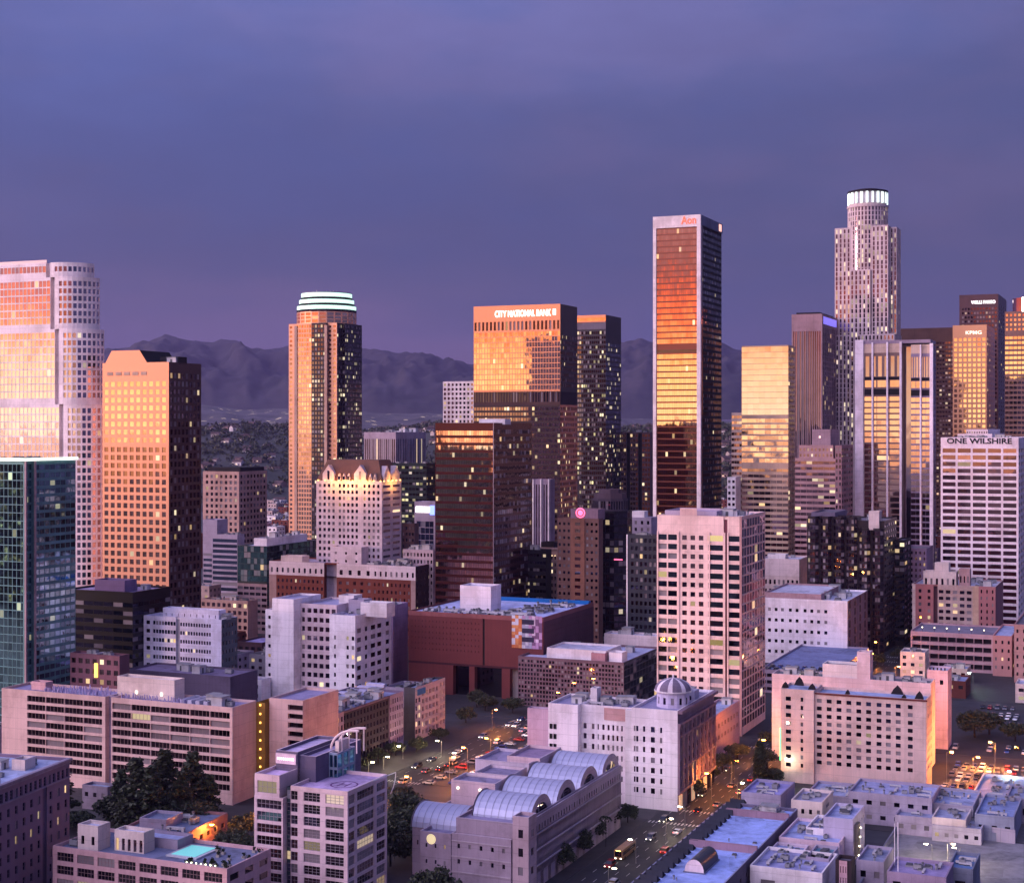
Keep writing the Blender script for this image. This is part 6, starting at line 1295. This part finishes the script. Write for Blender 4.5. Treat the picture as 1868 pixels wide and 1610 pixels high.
for k in range(34):
    s_ = 8+k*3.0; t_ = -96+((k*7) % 3)*8.6
    if s_ < 110: car(s_, t_, pi/2+rg.uniform(-.05, .05), 0, 'parked in the lot between the left street and the white corner hotel', 'cars parked behind the vaulted mall', .17)
for k in range(16):
    P_ = DECK; o = link(bpy.data.objects.new('car', CARS[(rg.choice(['black', 'grey', 'blue', 'white']), 0, 0)])); v_ = Vector((3+(k % 8)*P_.W/9, 5+(k//8)*9, P_.H-.88)); x_ = P_.L[0]+v_.x*P_.ca+v_.y*P_.sa; y_ = P_.L[1]-v_.x*P_.sa+v_.y*P_.ca
    o.location = (x_, y_, v_.z); o.rotation_euler = (0, 0, pi/2-A0); tag(o, f'dark car parked on the blue roof of the parking deck, {"front" if k < 8 else "rear"} row', 'car', 'cars on the parking deck')
x, y, _ = gp(1140, 1560)
bs = MB(); bs.box(-6, 6, -1.25, 1.25, .45, 3.1, W((.6, .35, .2), .4)); bs.box(-5.8, 5.6, -1.27, 1.27, 1.5, 2.5, G((.4, .3, .2), .9, 1.2)); bs.box(5.9, 6.06, -1.0, 1.0, 1.3, 2.8, CG); bs.box(5.98, 6.08, -1.0, -.6, .6, .9, HL); bs.box(5.98, 6.08, .6, 1.0, .6, .9, HL); bs.box(5.98, 6.08, -.7, .7, 2.82, 3.05, E((1, .7, .2), 4))
for wx in (-3.8, 3.6):
    for sg_ in (-1, 1): bs.tube((wx, sg_*1.0, .5), (wx, sg_*1.29, .5), .5, TY, 12)
o = bs.build('bus'); o.location = (x, y, .02); o.rotation_euler = (0, 0, -pi/2-A0); tag(o, 'lit city bus coming down the avenue beside the vaulted mall', 'bus')
# ---------------------------------------------------------------- lamps
def lampmeshes():
    p = MB(); p.tube((0, 0, 0), (0, 0, 8.6), .11, None, 8, .07); p.tube((0, 0, 0), (0, 0, .6), .2, None, 8); a = MB(); a.tube((0, 0, 8.5), (1.5, 0, 9.0), .05, None, 6)
    h = MB(); h.box(1.1, 2.3, -.3, .3, 8.92, 9.15); g_ = MB(); g_.box(1.2, 2.2, -.35, .35, 8.55, 8.915)
    M_ = MT((.2, .2, .2), .5, .6); return p.mesh('pole', M_), a.mesh('arm', M_), h.mesh('lamp_head', M_), g_
LP, LA, LH, LG = lampmeshes(); LGM = {c: LG.mesh('lamp_glass', E(c, 55)) for c in ((1, .30, .045), (.75, 1, .85), (1, .8, .5))}
AMB, GRN, WRM = (1, .30, .045), (.75, 1, .85), (1, .8, .5)
def lamp(px, py, lb, c=AMB, power=10400, h=9.0, grp='street lamps', base=0):
    k = h/9.0; x, y, _ = gp(px, py, base+h); r = link(bpy.data.objects.new('street_lamp', None)); r.location = (x, y, base); r.scale = (1, 1, k); r.rotation_euler = (0, 0, rg.choice((0, pi))-A0)
    tag(r, lb, 'street lamp', grp)
    for m_ in (LP, LA, LH, LGM[c]): link(bpy.data.objects.new(m_.name.split('.')[0], m_), r)
    if power:
        l_ = bpy.data.lights.new('lamp_light', 'POINT'); l_.energy = power*.4; l_.color = c; l_.shadow_soft_size = .35
        o_ = link(bpy.data.objects.new('lamp_light', l_), r); o_.location = (1.7, 0, 7.9)
lamp(1727, 1368, 'brightest tall amber lamp in the parking lot right of the stucco hotel', power=5000, h=14)
lamp(1815, 1352, 'amber lamp over the cross street behind the parking lot', power=180000, h=11)
lamp(1832, 1404, 'green-white lamp inside the parking lot at the right', GRN, 1500)
lamp(1672, 1455, 'white lamp at the right foot of the stucco hotel', WRM, 6000, 6)
lamp(1775, 1378, 'amber lamp added in the middle of the parking lot for its orange glow', power=70000, h=11)  # added lamp, spreads orange light over the parking lot
lamp(1775, 1226, 'white lamp in the dim car park below the garage', GRN, 12000)
lamp(750, 1415, 'amber lamp nearest the loft tower on the left street', power=24000)
lamp(820, 1378, 'amber lamp at the middle of the left street', power=24000)
lamp(853, 1362, 'amber lamp just beyond the middle one on the left street', power=20000)
lamp(895, 1345, 'amber lamp far up the left street', power=24000)
lamp(898, 1292, 'amber lamp at the bend before the brick mall', power=28000)
lamp(888, 1376, 'amber lamp over the lot behind the vaulted mall', power=14000)
lamp(700, 1442, 'amber lamp close behind the loft tower', power=5000)
lamp(463, 1478, 'amber lamp between the balcony hotel and the loft tower', power=6000)
lamp(395, 1503, 'bright amber lamp before the salmon window wall', power=28000, h=7)
lamp(1298, 1409, 'amber lamp at the middle of the ornate hotel side', power=20000)
lamp(1335, 1385, 'amber lamp before the small pink office', power=30000)
lamp(1385, 1347, 'amber lamp far along the avenue, left of the stucco hotel', power=45000)
lamp(1413, 1330, 'amber lamp at the back corner of the stucco hotel', power=20000)
lamp(1500, 1180, 'amber lamp at the right of the white windowed block', power=24000)
for q, (px, py) in enumerate(((1585, 1190), (1603, 1170), (1618, 1152), (1632, 1143), (1642, 1132), (1660, 1140), (1606, 1140), (1592, 1212), (1633, 1214), (1655, 1195), (1575, 1205))):
    lamp(px, py, f'{ORD[q] if q < 10 else "last"} lamp from the near end of the amber lit gap beside the garage', power=22000 if q % 2 == 0 else 0)
for q, (px, py) in enumerate(((1040, 1230), (1075, 1222), (1010, 1247))): lamp(px, py+14, f'{ORD[q]} amber lamp on the roof edge of the gridded low block', power=0, h=4, base=24.5)
for q, (px, py) in enumerate(((1160, 1530), (1215, 1490), (1110, 1580), (1250, 1470), (1345, 1425))): lamp(px, py, f'{ORD[q]} small warm lamp along the avenue kerb by the junction', WRM, 5000 if q % 2 else 0, 7)
for q, (px, py) in enumerate(((640, 1400), (672, 1388), (700, 1378), (735, 1360))): lamp(px, py, f'{ORD[q]} pale lamp among the small trees of the shaded apartments', WRM, 3500, 5)
lamp(805, 1350, 'greenish white lamp at the corner of the patchwork apartments', WRM, 15000, 6); lamp(434, 1190, 'string of white lights at the right edge of the white office block', GRN, 4000, 9)
for q, (px, py) in enumerate(((1700, 1538), (1728, 1536), (1752, 1545))): lamp(px, py, f'{ORD[q]} slim lamp standing in the walled yard', (1, .8, .5), 7000, 6, 'yard lamps')
pm_ = MB(); x, y, _ = gp(1632, 1640); pm_.tube((0, 0, 0), (0, 0, 20), .16, None, 8, .08); pm_.prism([(-.4, -.4), (.4, -.4), (.4, .4), (-.4, .4)], 0, .5); o = pm_.build('white_pole', W((.85, .8, .85), .5)); o.location = (x, y, .2); tag(o, 'tall white pole standing at the left end of the walled yard', 'pole')
# ---------------------------------------------------------------- infill: low blocks of the streets between the big buildings
def blocked(cx, cy, r, pad=4):
    for q in BLDS:
        dx, dy = cx-q.L[0], cy-q.L[1]; u = dx*q.ca-dy*q.sa; v = dx*q.sa+dy*q.ca
        if -r-pad < u < q.W+r+pad and -r-pad < v < q.Dp+r+pad: return True
    return False
BIG = [q for q in BLDS if q.root.get('category')]
def where(cx, cy):
    q = min(BIG, key=lambda q: math.hypot(q.C[0]-q.W*.5-cx, q.C[1]+q.Dp*.4-cy)); w = q.root.name.split('.')[0].replace('_', ' ')
    rel = 'in front of' if cy < q.C[1]-5 else ('right of' if cx/cy > q.C[0]/q.C[1] else ('left of' if cx/cy < q.L[0]/q.L[1] else 'behind'))
    return f'{rel} the {w}'
WC = [('cream', CREAM), ('brick red', BRICK), ('grey', GREY), ('white', WHITE), ('mauve', LAV), ('tan', STONE), ('plum', W((.25, .16, .24)))]
RC = [('slate', ROOF((.2, .2, .28))), ('pale', PALEROOF), ('blue-grey', ROOF((.33, .36, .52))), ('dark', DKROOF)]
seen = {}
def infill(cx, cy, w_, d_, h_, grp):
    cn, cm = rg.choice(WC); rn, rm_ = rg.choice(RC)
    a_ = Bld('low_building', '', 'building', cy, 0, 0, 0, 0, H=h_, W_=w_, Dp=d_, wall=cm, roof=rm_, group=grp)
    x0, y0 = cx-w_/2*a_.ca-d_/2*a_.sa, cy+w_/2*a_.sa-d_/2*a_.ca; a_.L = (x0, y0); a_.C = (x0+w_*a_.ca, y0-w_*a_.sa); a_.root.location = (x0, y0, 0)
    a_.root['label'] = f'{cn} low building with a {rn} roof {where(cx, cy)}'
    n = max(2, int(w_/4)); a_.main(dict(n=n, fw=.45, fh=3.6, hr=.45, g=G((.2, .15, .18), .18)), dict(n=max(2, int(d_/4)), fw=.45, fh=3.6, hr=.45, g=gWIN)); a_.clutter(3+int(w_*d_/120), 1, w_-1, 1, d_-1, h_-.9, .9); a_.done(24)
cnt = 0
DG = bpy.context.evaluated_depsgraph_get(); EYE = Vector((0, 0, CH))
def seen_from_eye(cx, cy, z):
    for dx, zz_ in ((0, z+1), (-8, z), (8, z), (0, z*.5)):
        d = Vector((cx+dx, cy-4, zz_))-EYE; L_ = d.length; ok, loc, *_r = S.ray_cast(DG, EYE, d.normalized(), distance=L_-6)
        if not ok: return True
    return False
for si in range(-2, 90):
    for ti in range(-44, 40):
        s_ = si*24+rg.uniform(-4, 4); t_ = ti*22+rg.uniform(-4, 4)
        cx, cy = grid(s_, t_)
        px = cx/cy*F+CX
        if cy < 520 or cy > 2300 or (cy > 1450 and not any(a_ < px < b_ for a_, b_ in ((480, 530), (735, 800), (1125, 1196), (1322, 1356)))): continue
        if px < -30 or px > 1900: continue
        if any(abs(t_-q) < 20 for q in TR) or any(abs(s_-q) < 18 for q in CS) : continue
        if abs(t_) < 24 or abs(t_+107) < 24: continue
        if (t_ > 60 and s_ < 240) or (t_ > 8 and s_ < 75): continue
        if -100 < t_ < -5 and s_ < 118: continue
        if -214 < t_ < -112 and s_ < 10: continue
        if blocked(cx, cy, 9): continue
        py_top = HZ+(CH-12)/cy*F
        h_ = rg.uniform(5, 16) if cy < 900 else rg.uniform(8, 34)
        if cnt >= 270 or not seen_from_eye(cx, cy, h_): continue
        infill(cx, cy, rg.uniform(12, 20), rg.uniform(12, 20), h_, 'low buildings between the towers'); cnt += 1
print('infill', cnt)
# houses and trees on the near hill
hm_ = []
for c in ((.6, .52, .5), (.45, .32, .3), (.7, .64, .66)):
    mb = MB(); w1 = W(c); mb.box(-6, 6, -5, 5, 0, 5.5, w1); rf = W((.25, .16, .16))
    mb.quad((-6.6, -5.6, 5.2), (6.6, -5.6, 5.2), (6.6, 0, 8), (-6.6, 0, 8), rf); mb.quad((6.6, 5.6, 5.2), (-6.6, 5.6, 5.2), (-6.6, 0, 8), (6.6, 0, 8), rf); mb.ngon([(6, -5, 5.5), (6, 5, 5.5), (6, 0, 7.9)], w1); mb.ngon([(-6, 5, 5.5), (-6, -5, 5.5), (-6, 0, 7.9)], w1)
    for k in range(3): mb.box(-4.4+k*3.4, -3+k*3.4, -5.08, -5.01, 1.4+(k % 2)*.4, 3.2, E((1, .75, .45), .9) if k == 1 else gWIN)
    hm_.append(mb.mesh('house'))
nh = bpy.data.objects['near_hill']; zs = {}
def hillz(x, y):
    px = x/y*F+CX; best = None
    me = nh.data; i = int((px+500)/2900*200); j = int((y-2300)/1300*30)
    return me.vertices[max(0, min(30, j))*201+max(0, min(200, i))].co.z
HL_ = []
for k in range(1800):
    px = rg.choice((rg.uniform(366, 528), rg.uniform(640, 810), rg.uniform(1128, 1195), rg.uniform(1318, 1350))); y = rg.uniform(2350, 3550)
    HL_.append(((px-CX)/F*y, y))
for x, y in HL_[:190]:
    o = link(bpy.data.objects.new('house', hm_[rg.randrange(3)])); o.location = (x, y, hillz(x, y)-.5); o.rotation_euler = (0, 0, rg.uniform(-.7, .7)); k_ = rg.uniform(.9, 1.6); o.scale = (k_, k_, k_); tag(o, 'small far house with a pitched roof on the dark wooded hill', 'house', 'small houses on the far wooded hill')
wd = MB()
for x, y in HL_[190:]+[(rg.uniform(-900, 1400), rg.uniform(2350, 3560)) for _ in range(1500)]:
    z = hillz(x, y); R = rg.uniform(4, 11)
    for q in range(22):
        c = Vector((x, y, z+R*.5))+rv().normalized()*R*rg.uniform(.3, 1)*Vector((1, 1, .7)).length/1.6; a = rv().normalized()*R*.3; b_ = rv().normalized()*R*.3; wd.quad(c-a, c-b_, c+a, c+b_)
tag(wd.build('woods', LEAF), kind='stuff')
# two unseen towers added left of the picture to darken reflections in the glass
for (x, y, w_, d_, h_, lb) in ((-520, 240, 60, 30, 118, 'brown tower added outside the picture to darken reflections in the tall bronze tower'), (-640, 420, 90, 40, 128, 'broad dark tower added outside the picture to darken reflections in the bank tower')):
    a_ = Bld('added_reflection_tower', lb, 'tower', y, 0, 0, 0, 0, H=h_, W_=w_, Dp=d_, wall=W((.12, .08, .08)), roof=DKROOF)
    a_.L = (x, y); a_.C = (x+w_*a_.ca, y-w_*a_.sa); a_.root.location = (x, y, 0)
    lit_ = dict(n=16, fw=.5, fh=3.5, hr=.5, g=G((.2, .12, .1), .2, 1.2)); a_.block(0, w_, 0, d_, 0, h_, lit_, lit_, lit_, lit_); a_.block(w_*.2, w_*.5, 5, d_-5, h_-.9, h_+7, None, None); a_.done(0)
# the evening air
hz = MB(); hz.box(-9000, 9000, -600, 13500, -1, 900)
ho = hz.build('haze'); ho['kind'] = 'stuff'
hm = bpy.data.materials.new('haze_air'); hm.use_nodes = True; ht = hm.node_tree; ht.nodes.clear()
pv = N(ht, 'ShaderNodeVolumePrincipled'); pv.inputs['Color'].default_value = (.34, .29, .66, 1); pv.inputs['Density'].default_value = 3.2e-5
pv.inputs['Anisotropy'].default_value = 0.2
hoo = N(ht, 'ShaderNodeOutputMaterial'); ht.links.new(pv.outputs[0], hoo.inputs['Volume']); ho.data.materials.append(hm)
